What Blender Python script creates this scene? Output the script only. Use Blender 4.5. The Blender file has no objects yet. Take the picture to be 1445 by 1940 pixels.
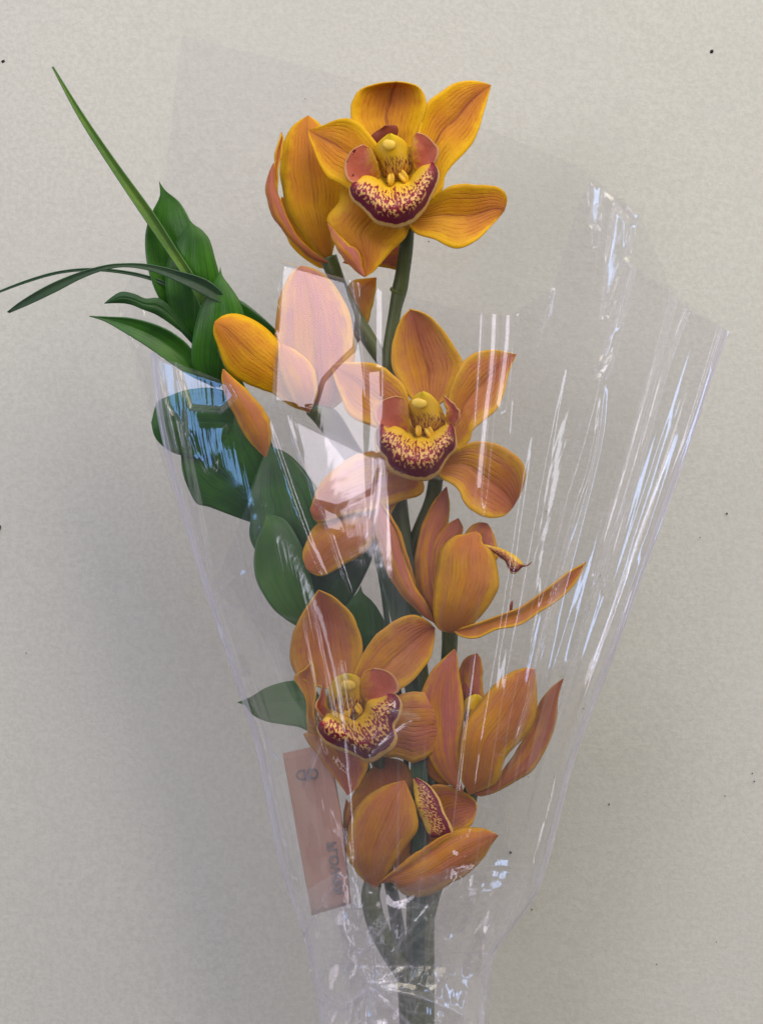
import bpy, math
import numpy as np
from mathutils import Vector

scene = bpy.context.scene
COL = scene.collection
rng = np.random.default_rng(7)

# ------------------------------------------------------------------ camera
# plane of the stem is Y = 0; the wall stands behind it, the camera in front.
PX = 0.00025                 # metres per photo pixel in the plane of the stem
CAM_D = 0.95                 # camera to that plane
WALL_D = -0.125              # depth of the wall (metres towards the camera)
cam_data = bpy.data.cameras.new('camera')
cam_data.sensor_fit = 'VERTICAL'
cam_data.sensor_height = 36.0
cam_data.lens = 36.0 * CAM_D / (1940 * PX)
cam_data.clip_start = 0.01
cam_data.clip_end = 50.0
cam = bpy.data.objects.new('camera', cam_data)
cam.location = (0, -CAM_D, 0)
cam.rotation_euler = (math.radians(90), 0, 0)
COL.objects.link(cam)
scene.camera = cam

# ------------------------------------------------------------------ light
world = bpy.data.worlds.new('World')
scene.world = world
world.use_nodes = True
bg = world.node_tree.nodes['Background']
bg.inputs[0].default_value = (0.84, 0.88, 1.0, 1)
bg.inputs[1].default_value = 0.17

def window(name, az, el, dist, w, h, radiance, colour, spread=180):
    """a rectangular lamp standing in for one window of the room"""
    li = bpy.data.lights.new(name, 'AREA')
    li.shape = 'RECTANGLE'
    li.size, li.size_y = w, h
    li.color = colour
    li.energy = radiance * math.pi * w * h
    li.spread = math.radians(spread)
    o = bpy.data.objects.new(name, li)
    a, e = math.radians(az), math.radians(el)
    p = Vector((math.sin(a) * math.cos(e), -math.cos(a) * math.cos(e), math.sin(e))) * dist
    o.location = p
    o.rotation_euler = (-p).to_track_quat('-Z', 'Y').to_euler()
    COL.objects.link(o)
    return o

W_MAIN = window('window_light_main', -34, 7.4, 2.0, 0.84, 0.72, 4.7, (0.96, 0.88, 1.0))
W_SKY = window('window_light_sky', -82, -5.0, 1.7, 0.24, 0.34, 4.6, (0.24, 0.48, 1.0))
W_SIDE = window('window_light_side', 90, -6, 1.8, 0.12, 1.0, 5.6, (0.44, 0.60, 1.0))
STREAK_SLIT = window('added_streak_slit', 62, -10, 1.8, 0.12, 0.9, 4.2, (0.84, 0.84, 1.0))  # added slit lamp, no known source, draws pale streaks on the right folds
STREAK_LOW = window('added_streak_low', -70, -26, 1.8, 0.10, 1.0, 2.8, (0.86, 0.86, 1.0))  # added slit lamp for bounce from below, draws streaks along the left rim
window('window_light_key', 44, 38, 2.2, 1.7, 1.5, 3.7, (1.0, 0.89, 0.66))
window('overhead_fill', -6, 58, 2.4, 3.0, 2.0, 2.6, (0.84, 0.90, 1.0))  # added overhead fill, softens and cools the wall shadows

scene.view_settings.view_transform = 'Standard'
scene.view_settings.look = 'None'
scene.view_settings.exposure = 0.22
scene.view_settings.gamma = 1.0
scene.view_settings.use_curve_mapping = False
scene.render.engine = 'CYCLES'
scene.cycles.use_denoising = True
scene.cycles.max_bounces = 6
scene.cycles.diffuse_bounces = 3
scene.cycles.adaptive_threshold = 0.02
scene.cycles.transparent_max_bounces = 32
scene.cycles.glossy_bounces = 3
scene.cycles.caustics_reflective = False
scene.cycles.caustics_refractive = False
scene.cycles.sample_clamp_indirect = 4.0

# ------------------------------------------------------------------ helpers
def P(px, py, d):
    """photo pixel at depth d (metres towards the camera) -> world; works on arrays"""
    k = PX * (CAM_D - d) / CAM_D
    return (np.asarray(px) - 722.5) * k, -np.asarray(d, float) + 0 * np.asarray(px), (970 - np.asarray(py)) * k

def z(x0, y0, s):
    """points measured in an enlarged crop of the photograph -> photo pixels"""
    return lambda *pts: [(x0 + a / s, y0 + b / s) for a, b in pts]

Z1 = z(500, 140, 4.85); Z2 = z(640, 140, 4.25); Z3 = z(640, 230, 7.225)
Z4 = z(400, 480, 4.25); Z5 = z(620, 560, 3.6125); Z6 = z(690, 730, 7.225)
Z7 = z(540, 840, 5.558); Z8 = z(530, 1090, 4.25); ZE = z(700, 900, 3.44)
ZG = z(780, 1220, 4.817); ZH = z(520, 1400, 3.284)
ZL = z(250, 330, 4.85); ZM = z(270, 700, 5.558); ZN = z(440, 860, 4.817); ZO = z(380, 1080, 4.85)
ZI = lambda *pts: list(pts)

def spline(pts, n, smooth=True):
    p = np.array(pts, float)
    if smooth and len(p) > 2:
        q = np.vstack([2 * p[0] - p[1], p, 2 * p[-1] - p[-2]])
        out = []
        for i in range(1, len(q) - 2):
            t = np.linspace(0, 1, 14, endpoint=False)[:, None]
            a, b, c, d = q[i - 1], q[i], q[i + 1], q[i + 2]
            out.append(0.5 * (2 * b + (c - a) * t + (2 * a - 5 * b + 4 * c - d) * t**2 + (3 * b - a - 3 * c + d) * t**3))
        p = np.vstack(out + [q[-2][None]])
    s = np.r_[0, np.cumsum(np.linalg.norm(np.diff(p, axis=0), axis=1))]
    u = np.linspace(0, s[-1], n)
    return np.stack([np.interp(u, s, p[:, k]) for k in range(p.shape[1])], 1)

def empty(name, parent=None, loc=(0, 0, 0)):
    o = bpy.data.objects.new(name, None)
    o.empty_display_size = 0.01
    o.location = loc
    COL.objects.link(o)
    if parent is not None:
        attach(o, parent)
    return o

def world_loc(o):
    v = Vector(o.location)
    while o.parent is not None:
        o = o.parent
        v = v + Vector(o.location)
    return v

def attach(o, parent):
    o.parent = parent
    o.location = Vector(o.location) - world_loc(parent)

def grid_mesh(name, X, Y, Zc, U, V, mat, parent=None, ctl=None, cyclic=False, thick=0.0):
    """rows x cols arrays of world coordinates -> one mesh object"""
    r, c = X.shape
    co = np.stack([X, Y, Zc], -1).reshape(-1, 3).astype(np.float32)
    idx = np.arange(r * c).reshape(r, c)
    if cyclic:
        a = idx[:-1]; b = idx[1:]
        f = np.stack([a, np.roll(a, -1, 1), np.roll(b, -1, 1), b], -1).reshape(-1, 4)
    else:
        f = np.stack([idx[:-1, :-1], idx[:-1, 1:], idx[1:, 1:], idx[1:, :-1]], -1).reshape(-1, 4)
    me = bpy.data.meshes.new(name)
    me.vertices.add(len(co)); me.vertices.foreach_set('co', co.ravel())
    me.loops.add(f.size); me.loops.foreach_set('vertex_index', f.ravel().astype(np.int32))
    me.polygons.add(len(f))
    me.polygons.foreach_set('loop_start', np.arange(0, f.size, 4, dtype=np.int32))
    me.polygons.foreach_set('use_smooth', np.ones(len(f), bool))
    uv = me.uv_layers.new(name='UVMap')
    uvs = np.stack([U.ravel()[f.ravel()], V.ravel()[f.ravel()]], -1).astype(np.float32)
    uv.data.foreach_set('uv', uvs.ravel())
    if ctl is not None:
        at = me.attributes.new('ctl', 'FLOAT_COLOR', 'POINT')
        if isinstance(ctl, np.ndarray):
            at.data.foreach_set('color', np.stack([ctl.ravel(), 0 * ctl.ravel(), 0 * ctl.ravel(), 1 + 0 * ctl.ravel()], 1).astype(np.float32).ravel())
        else:
            at.data.foreach_set('color', np.tile(np.array([*ctl, 1.0], np.float32), len(co)))
    me.update(); me.validate()
    me.materials.append(mat)
    o = bpy.data.objects.new(name, me)
    COL.objects.link(o)
    if thick:
        m = o.modifiers.new('thickness', 'SOLIDIFY'); m.thickness = thick; m.offset = 0
    if parent is not None:
        me.transform(__import__('mathutils').Matrix.Translation(-world_loc(parent)))
        o.parent = parent
    return o

def smooth_interp(vals, t):
    """smooth curve through equally spaced control values"""
    pts = np.stack([np.linspace(0, 1, len(vals)), np.array(vals, float)], 1)
    if len(vals) == 1:
        return np.full_like(t, vals[0])
    s = spline(pts, 200) if len(vals) > 2 else pts
    return np.interp(t, s[:, 0], s[:, 1])

def patch(name, A, B, mat, depth, parent, cup=0.0, rib=0.0, ripple=0.0, across=None, rows=34, cols=17,
          ctl=(0, 1, 0), thick=0.0007, seed=0, twist=0.0):
    """surface between two edge curves A and B (photo pixels); depth in millimetres towards the camera:
    along the length (depth), across it (cup: edges forward; across: control values from A to B)"""
    a, b = spline(A, rows), spline(B, rows)
    if mat is M['petal'] or mat is M['lip'] or mat is M['side']:                  # hand-cut outlines are never quite smooth
        jr = np.random.default_rng(seed * 7 + len(A)); jt = np.linspace(0, 1, rows); win = np.sin(np.pi * jt)
        for e in (a, b):
            for k_ in (0, 1):
                e[:, k_] += win * sum(jr.normal() * am * np.sin(fq * jt + jr.uniform(0, 6.3)) for fq, am in ((17, .7), (31, .5), (53, .3)))
    t = np.linspace(0, 1, rows)[:, None]; s = np.linspace(0, 1, cols)[None, :]
    px = a[:, :1] * (1 - s) + b[:, :1] * s
    py = a[:, 1:] * (1 - s) + b[:, 1:] * s
    w = np.linalg.norm(a - b, axis=1)[:, None]; wn = w / (w.max() + 1e-6)
    x = 2 * s - 1
    d = smooth_interp(depth, t[:, 0])[:, None] + 0 * x
    if mat is M['petal']: cup, rib = cup * 1.5, rib * 1.6
    d = d + cup * wn * x**2 + twist * wn * x
    d = d - rib * wn * np.exp(-(x / 0.10)**2) * np.sin(np.pi * np.clip(t, 0, 1))**0.5
    if across is not None:
        d = d + smooth_interp(across, s[0])[None, :] * np.sin(np.pi * t)**0.35
    ripple = ripple or (0.2 if mat is M['petal'] or mat is M['leaf'] else 0)
    if ripple:
        r_ = np.random.default_rng(seed + 11)
        ph = r_.uniform(0, 6.28, 4)
        ed = np.clip((np.abs(x) - 0.35) / 0.65, 0, 1)**1.5
        d = d + ripple * wn * ed * (np.sin(9 * t + ph[0] + 2 * x) + 0.6 * np.sin(19 * t + ph[1] - 3 * x))
        d = d + 1.1 * ripple * wn * np.sin(5 * t + 2.6 * x + ph[2]) + .6 * ripple * wn * np.sin(8 * t - 4 * x + ph[3])
    X, Y, Zc = P(px, py, d / 1000.0)
    return grid_mesh(name, X, Y, Zc, np.broadcast_to(s, px.shape), np.broadcast_to(t, px.shape), mat, parent, ctl, thick=thick)

TINT = [0.0, 0.0]
def petal(name, conv, base, L, tip, R, depth, parent, mat=None, **k):
    A = conv(base, *L, tip); B = conv(base, *R, tip)
    if mat is None:
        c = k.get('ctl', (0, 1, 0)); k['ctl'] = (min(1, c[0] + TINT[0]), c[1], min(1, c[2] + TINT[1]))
    return patch(name, A, B, mat or M['petal'], depth, parent, **k)

def tube(name, pts, mat, parent, sides=14, n=60, cap=True):
    """pts: (px, py, depth mm, radius px)"""
    p = spline(pts, n)
    d = p[:, 2] / 1000
    X, Y, Zc = P(p[:, 0], p[:, 1], d)
    c = np.stack([X, Y, Zc], 1)
    rad = p[:, 3] * PX
    if cap:
        c = np.vstack([c[0], c, c[-1]]); rad = np.r_[1e-5, rad, 1e-5]
    T = np.gradient(np.vstack([c]), axis=0)
    T[0] = T[1] = T[2]; T[-1] = T[-2] = T[-3]
    T /= np.linalg.norm(T, axis=1)[:, None] + 1e-12
    n1 = np.cross(T, [0, 1, 0]); n1 /= np.linalg.norm(n1, axis=1)[:, None] + 1e-12
    n2 = np.cross(T, n1)
    a = np.linspace(0, 2 * np.pi, sides, endpoint=False)
    G = c[:, None] + rad[:, None, None] * (np.cos(a)[None, :, None] * n1[:, None] + np.sin(a)[None, :, None] * n2[:, None])
    U = np.broadcast_to(np.linspace(0, 1, sides)[None], G.shape[:2]); V = np.broadcast_to(np.linspace(0, 1, len(c))[:, None], G.shape[:2])
    return grid_mesh(name, G[..., 0], G[..., 1], G[..., 2], U, V, mat, parent, (0, 0, 0), cyclic=True)

def blob(name, px, py, d, rx, ry, rz, mat, parent, tilt=0.0, sides=20, rows=12, bump=0.0):
    """a rounded lump; radii in photo pixels"""
    th = np.linspace(0.001, np.pi - 0.001, rows)[:, None]; ph = np.linspace(0, 2 * np.pi, sides, endpoint=False)[None]
    r = 1 + bump * np.sin(3 * ph + 2 * th) * np.sin(th)
    x = rx * r * np.sin(th) * np.cos(ph); y = ry * r * np.cos(th) + 0 * ph; zz = rz * r * np.sin(th) * np.sin(ph)
    ct, st = math.cos(tilt), math.sin(tilt)
    x, y = x * ct - y * st, x * st + y * ct
    X, Y, Zc = P(px, py, d / 1000)
    k = PX
    return grid_mesh(name, X + x * k, Y + zz * k, Zc - y * k, 0 * x + ph / 6.2832, 0 * x + th / np.pi, mat, parent, (0, 0, 0), cyclic=True)

# ------------------------------------------------------------------ materials
class NT:
    def __init__(s, name):
        s.m = bpy.data.materials.new(name); s.m.use_nodes = True
        s.t = s.m.node_tree; s.t.nodes.clear()
        s.out = s.t.nodes.new('ShaderNodeOutputMaterial')
    def n(s, typ, **k):
        nd = s.t.nodes.new('ShaderNode' + typ)
        for a, v in k.items(): setattr(nd, a, v)
        return nd
    def put(s, sock, v):
        if isinstance(v, bpy.types.NodeSocket): s.t.links.new(v, sock)
        elif isinstance(v, (tuple, list)) and sock.type == 'RGBA' and len(v) == 3: sock.default_value = (*v, 1)
        else: sock.default_value = v
    def math(s, op, a, b=None, c=None, clamp=False):
        nd = s.n('Math', operation=op, use_clamp=clamp)
        for i, v in enumerate((a, b, c)):
            if v is not None: s.put(nd.inputs[i], v)
        return nd.outputs[0]
    def mul(s, a, b): return s.math('MULTIPLY', a, b)
    def add(s, a, b): return s.math('ADD', a, b)
    def sub(s, a, b): return s.math('SUBTRACT', a, b)
    def step(s, v, lo, hi):
        nd = s.n('MapRange', interpolation_type='SMOOTHSTEP')
        s.put(nd.inputs[0], v); nd.inputs[1].default_value = lo; nd.inputs[2].default_value = hi
        return nd.outputs[0]
    def gauss(s, v, w):
        q = s.math('DIVIDE', v, w)
        return s.math('EXPONENT', s.mul(s.mul(q, q), -1.0))
    def mix(s, f, a, b):
        nd = s.n('Mix', data_type='RGBA'); s.put(nd.inputs[0], f); s.put(nd.inputs[6], a); s.put(nd.inputs[7], b)
        return nd.outputs[2]
    def noise(s, vec, scale, detail=3, rough=0.55, out=0):
        nd = s.n('TexNoise'); s.put(nd.inputs['Vector'], vec); nd.inputs['Scale'].default_value = scale
        nd.inputs['Detail'].default_value = detail; nd.inputs['Roughness'].default_value = rough
        return nd.outputs[out]
    def xyz(s, vec):
        nd = s.n('SeparateXYZ'); s.put(nd.inputs[0], vec); return nd.outputs
    def vec(s, a, b, c=0.0):
        nd = s.n('CombineXYZ'); s.put(nd.inputs[0], a); s.put(nd.inputs[1], b); s.put(nd.inputs[2], c); return nd.outputs[0]
    def uv(s): return s.n('TexCoord').outputs['UV']
    def obj(s): return s.n('TexCoord').outputs['Object']
    def pos(s): return s.n('NewGeometry').outputs['Position']
    def ctl(s):
        nd = s.n('Attribute'); nd.attribute_name = 'ctl'
        q = s.n('SeparateColor'); s.put(q.inputs[0], nd.outputs['Color']); return q.outputs
    def bump(s, h, strength, dist):
        nd = s.n('Bump'); nd.inputs['Strength'].default_value = strength; nd.inputs['Distance'].default_value = dist
        s.put(nd.inputs['Height'], h); return nd.outputs[0]
    def bsdf(s, col, rough=0.5, spec=0.4, normal=None, translucent=0.0, tcol=None, coat=0.0):
        b = s.n('BsdfPrincipled'); s.put(b.inputs['Base Color'], col); s.put(b.inputs['Roughness'], rough)
        b.inputs['Specular IOR Level'].default_value = spec; b.inputs['Coat Weight'].default_value = coat
        if normal is not None: s.put(b.inputs['Normal'], normal)
        sh = b.outputs[0]
        if translucent:
            tr = s.n('BsdfTranslucent'); s.put(tr.inputs[0], tcol if tcol is not None else col)
            mx = s.n('MixShader'); mx.inputs[0].default_value = translucent
            s.put(mx.inputs[1], sh); s.put(mx.inputs[2], tr.outputs[0]); sh = mx.outputs[0]
        s.put(s.out.inputs[0], sh)
        return s.m

def mat_petal():
    n = NT('orchid_petal')
    uv = n.uv(); u, v, _ = n.xyz(uv); c = n.ctl(); pos = n.pos()
    sx = n.sub(n.mul(u, 2.0), 1.0); x = n.math('ABSOLUTE', sx)
    big = n.noise(pos, 55, 3); med = n.noise(pos, 210, 3); fine = n.noise(pos, 1500, 2, 0.7)
    col = n.mix(n.step(n.add(big, n.mul(v, 0.32)), 0.42, 0.86), (0.76, 0.375, 0.003), (0.67, 0.250, 0.005))
    col = n.mix(n.mul(n.step(n.add(v, n.mul(n.sub(big, 0.5), 0.4)), 0.42, 0.0), 0.62), col, (0.34, 0.085, 0.03))
    edge = n.step(n.add(x, n.mul(n.sub(med, 0.5), 0.55)), 0.55, 0.98)
    col = n.mix(n.mul(n.mul(edge, n.add(0.45, n.mul(big, 0.9))), 0.92), col, (0.82, 0.47, 0.003))
    ctr = n.mul(n.step(x, 0.95, 0.1), n.step(n.noise(n.vec(n.mul(u, 2.0), n.mul(v, 2.0), 7.0), 1.6, 3), 0.28, 0.66))
    col = n.mix(n.mul(ctr, n.add(0.26, n.mul(c[1], 0.26))), col, (0.43, 0.140, 0.004))
    # pink-mauve flush of the outer face
    pk = n.mul(n.mul(c[0], n.step(n.noise(n.vec(n.mul(u, 3.0), n.mul(v, 1.2), 2.2), 2.0, 3), 0.20, 0.70)), n.sub(1.0, n.mul(edge, 0.75)))
    col = n.mix(pk, col, (0.46, 0.125, 0.125))
    stripey = n.noise(n.vec(n.mul(u, 9.0), n.mul(v, 1.4), 0.3), 1.6, 3)
    col = n.mix(n.mul(n.mul(c[0], 0.65), n.step(stripey, 0.50, 0.72)), col, (0.36, 0.105, 0.135))
    # veins run the length of the petal
    wob = n.mul(n.sub(n.noise(n.vec(n.mul(u, 4.0), n.mul(v, 3.0)), 2.2, 3), 0.5), 4.6)
    st = n.math('POWER', n.add(n.mul(n.math('COSINE', n.add(n.mul(sx, 46.0), wob)), 0.5), 0.5), 5.0)
    br = n.step(n.noise(n.vec(n.mul(u, 14.0), n.mul(v, 5.0), 1.7), 2.0, 3), 0.30, 0.62)
    st = n.mul(n.mul(n.mul(st, n.step(n.noise(pos, 130, 3), 0.30, 0.62)), br), n.mul(n.step(x, 0.98, 0.60), n.step(v, 0.02, 0.25)))
    col = n.mix(n.mul(n.mul(st, c[1]), 0.38), col, (0.27, 0.060, 0.012))
    mid = n.mul(n.gauss(n.add(sx, n.mul(n.sub(med, 0.5), 0.05)), 0.075), n.mul(n.step(v, 0.15, 0.45), n.step(v, 1.0, 0.85)))
    mid = n.mul(mid, n.step(n.noise(n.vec(n.mul(u, 20.0), n.mul(v, 4.0), 4.4), 2.0, 2), 0.28, 0.55))
    col = n.mix(n.mul(n.mul(mid, c[1]), 0.72), col, (0.165, 0.020, 0.018))
    blush = n.mul(n.mul(n.step(n.add(x, n.mul(n.sub(med, 0.5), 0.5)), 0.92, 0.15), n.step(n.add(v, n.mul(n.sub(big, 0.5), 0.5)), 0.28, 0.85)), n.mul(c[1], n.add(0.34, n.mul(c[2], 1.2))))
    col = n.mix(n.math('MINIMUM', blush, 0.7), col, (0.36, 0.078, 0.048))
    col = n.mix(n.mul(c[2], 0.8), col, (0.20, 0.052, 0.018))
    rim = n.step(x, 0.955, 0.99)
    col = n.mix(n.mul(rim, 0.15), col, (0.72, 0.36, 0.05))
    col = n.mix(n.mul(n.step(fine, 0.35, 0.70), 0.15), col, (0.40, 0.14, 0.010))
    h = n.add(n.mul(st, -0.7), n.add(n.mul(fine, 0.5), n.mul(med, 0.8)))
    return n.bsdf(col, 0.48, 0.16, n.bump(h, 0.5, 0.0008), 0.14)

def mat_lip():
    """front lobe of the lip: U runs round the lobe, V from throat to rim"""
    n = NT('orchid_lip')
    uv = n.uv(); v, u, _ = n.xyz(uv); pos = n.pos()      # A = throat edge, B = rim -> cols are radial
    p2 = n.vec(n.mul(u, 23.0), n.mul(v, 5.0))
    nz = n.noise(p2, 2.1, 2, 0.5); nz2 = n.noise(pos, 900, 3, 0.6)
    wj = n.mul(n.sub(n.noise(pos, 260, 3), 0.5), 0.16)
    vv = n.add(v, wj)
    # maroon rises from none at the throat to solid below the rim
    thr = n.sub(0.575, n.mul(vv, 0.17))
    spots = n.step(n.sub(n.add(n.mul(nz, 0.88), n.mul(nz2, 0.12)), thr), -0.022, 0.022)
    spots = n.mul(spots, n.step(n.sub(vv, n.mul(n.math('ABSOLUTE', n.sub(u, 0.5)), 0.62)), 0.02, 0.12))
    horns = n.mul(n.step(n.math('ABSOLUTE', n.sub(u, 0.5)), 0.33, 0.43), n.step(vv, 0.25, 0.5))
    solid = n.math('MAXIMUM', n.step(vv, 0.68, 0.78), horns)
    midline = n.mul(n.gauss(n.add(n.sub(u, 0.5), n.mul(n.sub(nz2, 0.5), 0.012)), 0.011), n.step(vv, 0.16, 0.24))
    mk = n.math('MAXIMUM', n.math('MAXIMUM', spots, solid), midline)
    ground = n.mix(n.step(v, 0.05, 0.55), (0.78, 0.47, 0.020), (0.74, 0.42, 0.13))
    dark = n.mix(n.step(v, 0.35, 0.85), (0.28, 0.012, 0.026), (0.150, 0.007, 0.030))
    col = n.mix(mk, ground, dark)
    rim = n.step(n.add(v, n.mul(n.sub(n.noise(pos, 320, 3), 0.5), 0.10)), 0.885, 0.915)
    col = n.mix(rim, col, (0.66, 0.40, 0.12))
    return n.bsdf(col, 0.38, 0.35, n.bump(n.add(nz2, n.mul(nz, 0.6)), 0.4, 0.0006), 0.14)

def mat_side():
    """upright side lobes: U = 0 at the outer edge"""
    n = NT('orchid_side_lobe')
    u, v, _ = n.xyz(n.uv()); pos = n.pos()
    nz = n.noise(pos, 420, 3); f = n.noise(pos, 1300, 3)
    pink = n.mix(nz, (0.46, 0.085, 0.055), (0.58, 0.165, 0.085))
    col = n.mix(n.step(n.add(u, n.mul(n.sub(nz, 0.5), 0.8)), 0.62, 0.98), pink, (0.56, 0.25, 0.012))
    col = n.mix(n.mul(n.step(v, 0.28, 0.0), n.step(f, 0.35, 0.6)), col, (0.60, 0.32, 0.03))
    sp = n.mul(n.step(nz, 0.62, 0.66), n.step(u, 0.35, 0.20))
    col = n.mix(sp, col, (0.14, 0.010, 0.016))
    rim = n.math('MAXIMUM', n.step(u, 0.075, 0.045), n.step(v, 0.96, 0.985))
    col = n.mix(n.mul(rim, 0.85), col, (0.62, 0.33, 0.13))
    return n.bsdf(col, 0.42, 0.3, n.bump(f, 0.3, 0.0005), 0.2)

def mat_column():
    n = NT('orchid_column')
    u, v, _ = n.xyz(n.uv()); pos = n.pos()
    nz = n.noise(n.vec(n.mul(u, 26.0), n.mul(v, 6.5)), 1.35, 2); f = n.noise(pos, 800, 3)
    col = n.mix(n.step(v, 0.15, 0.62), (0.56, 0.26, 0.05), (0.74, 0.43, 0.008))
    col = n.mix(n.step(v, 0.72, 1.0), col, (0.82, 0.57, 0.008))
    sp = n.mul(n.step(nz, 0.53, 0.57), n.mul(n.step(v, 0.56, 0.44), n.step(v, 0.02, 0.10)))
    col = n.mix(sp, col, (0.13, 0.014, 0.018))
    return n.bsdf(col, 0.33, 0.45, n.bump(f, 0.25, 0.0005), 0.12)

def mat_plain(name, col, col2, scale=300, rough=0.4, spec=0.4, tr=0.0, bump=0.3):
    n = NT(name); pos = n.pos()
    nz = n.noise(pos, scale, 4)
    return n.bsdf(n.mix(nz, col, col2), rough, spec, n.bump(n.noise(pos, scale * 3, 3), bump, 0.0005), tr)

def mat_leaf(name, a, b, rough=0.34):
    n = NT(name); u, v, _ = n.xyz(n.uv()); pos = n.pos(); c = n.ctl()
    sx = n.sub(n.mul(u, 2.0), 1.0); x = n.math('ABSOLUTE', sx)
    big = n.noise(pos, 40, 3); fine = n.noise(pos, 1400, 3, 0.65)
    par = n.noise(n.vec(n.mul(u, 34.0), n.mul(v, 1.1)), 1.0, 2)
    col = n.mix(n.step(big, 0.32, 0.68), a, b)
    col = n.mix(n.mul(n.step(par, 0.42, 0.72), 0.6), col, (0.010, 0.035, 0.010))
    col = n.mix(n.mul(n.gauss(sx, 0.025), 0.55), col, (0.06, 0.16, 0.03))
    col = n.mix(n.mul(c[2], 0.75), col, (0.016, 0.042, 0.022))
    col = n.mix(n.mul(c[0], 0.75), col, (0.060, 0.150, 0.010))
    col = n.mix(n.mul(n.step(x, 0.95, 0.985), 0.6), col, (0.07, 0.16, 0.07))
    col = n.mix(n.mul(n.step(fine, 0.4, 0.75), 0.25), col, (0.012, 0.045, 0.010))
    h = n.add(n.mul(par, 0.8), n.mul(fine, 0.25))
    return n.bsdf(col, rough, 0.34, n.bump(h, 0.36, 0.0007), 0.10)

def mat_stem():
    n = NT('green_stalk'); u, v, _ = n.xyz(n.uv()); pos = n.pos()
    g = n.noise(n.vec(n.mul(u, 20.0), n.mul(v, 2.0)), 1.5, 3); f = n.noise(pos, 900, 3)
    col = n.mix(n.noise(pos, 45, 3), (0.036, 0.055, 0.011), (0.095, 0.112, 0.018))
    col = n.mix(n.mul(n.step(g, 0.5, 0.7), 0.4), col, (0.03, 0.045, 0.014))
    col = n.mix(n.mul(n.step(f, 0.45, 0.7), 0.2), col, (0.14, 0.12, 0.05))
    return n.bsdf(col, 0.42, 0.4, n.bump(n.add(g, f), 0.3, 0.0008))

def mat_film(name='clear_cellophane', haze=0.002, hz2=0.024):
    n = NT(name); pos = n.pos()
    u, v, _ = n.xyz(n.uv())
    geo = n.n('NewGeometry')
    ior = n.add(1.5, n.mul(geo.outputs['Backfacing'], 1.0 / 1.5 - 1.5))
    # fine drawn wrinkles of the film
    w1 = n.noise(n.vec(n.mul(u, 44.0), n.mul(v, 4.0)), 1.0, 2, 0.5)
    w2 = n.noise(pos, 110, 1)
    bp = n.bump(n.add(n.mul(w1, 0.6), n.mul(w2, 0.4)), 0.10, 0.0016)
    fr = n.n('Fresnel'); n.put(fr.inputs['IOR'], ior); n.put(fr.inputs['Normal'], bp)
    fac = n.math('MINIMUM', n.mul(fr.outputs[0], 1.6), 0.85)
    gl = n.n('BsdfGlossy'); gl.inputs['Color'].default_value = (1, 1, 1, 1); gl.inputs['Roughness'].default_value = 0.055
    n.put(gl.inputs['Normal'], bp)
    tp = n.n('BsdfTransparent'); tp.inputs[0].default_value = (0.99, 0.985, 0.995, 1)
    m1 = n.n('MixShader'); n.put(m1.inputs[0], fac); n.put(m1.inputs[1], tp.outputs[0]); n.put(m1.inputs[2], gl.outputs[0])
    # a little scatter: rubbed, slightly milky plastic, milkier along the fine creases
    df = n.n('BsdfDiffuse'); df.inputs[0].default_value = (0.80, 0.76, 0.86, 1)
    tl = n.n('BsdfTranslucent'); tl.inputs[0].default_value = (0.80, 0.76, 0.86, 1)
    ad = n.n('MixShader'); ad.inputs[0].default_value = 0.45
    n.put(ad.inputs[1], df.outputs[0]); n.put(ad.inputs[2], tl.outputs[0])
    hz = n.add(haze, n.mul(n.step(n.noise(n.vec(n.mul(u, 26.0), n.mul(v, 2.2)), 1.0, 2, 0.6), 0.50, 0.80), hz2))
    hz = n.math('MINIMUM', n.add(hz, n.mul(n.ctl()[0], 0.16)), 0.8)  # bends whitened so fold highlights are part of the haze
    m2 = n.n('MixShader'); n.put(m2.inputs[0], hz); n.put(m2.inputs[1], m1.outputs[0]); n.put(m2.inputs[2], ad.outputs[0])
    n.put(n.out.inputs[0], m2.outputs[0])
    return n.m

def mat_wall():
    n = NT('painted_plaster'); pos = n.pos()
    a = n.noise(pos, 420, 4, 0.65); b = n.noise(pos, 900, 3, 0.7); c = n.noise(pos, 9, 4)
    scr = n.noise(n.vec(n.mul(n.xyz(pos)[0], 0.25), 0.0, n.xyz(pos)[2]), 240, 3, 0.6)
    col = n.mix(n.step(a, 0.30, 0.70), (0.495, 0.478, 0.428), (0.562, 0.544, 0.488))
    col = n.mix(n.mul(n.step(c, 0.35, 0.7), 0.35), col, (0.51, 0.498, 0.455))
    h = n.add(n.mul(a, 0.7), n.add(n.mul(b, 0.35), n.mul(scr, 0.55)))
    return n.bsdf(col, 0.75, 0.2, n.bump(h, 0.28, 0.0009))

def mat_sachet():
    n = NT('sachet_paper'); u, v, _ = n.xyz(n.uv()); pos = n.pos()
    st = n.step(n.math('SINE', n.mul(u, 150.0)), -0.2, 0.7)
    nz = n.noise(pos, 500, 3)
    col = n.mix(n.mul(st, n.step(u, 0.40, 0.05)), (0.54, 0.30, 0.22), (0.42, 0.16, 0.085))
    col = n.mix(n.mul(nz, 0.4), col, (0.42, 0.22, 0.15))
    return n.bsdf(col, 0.6, 0.3, n.bump(nz, 0.2, 0.0005))

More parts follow.
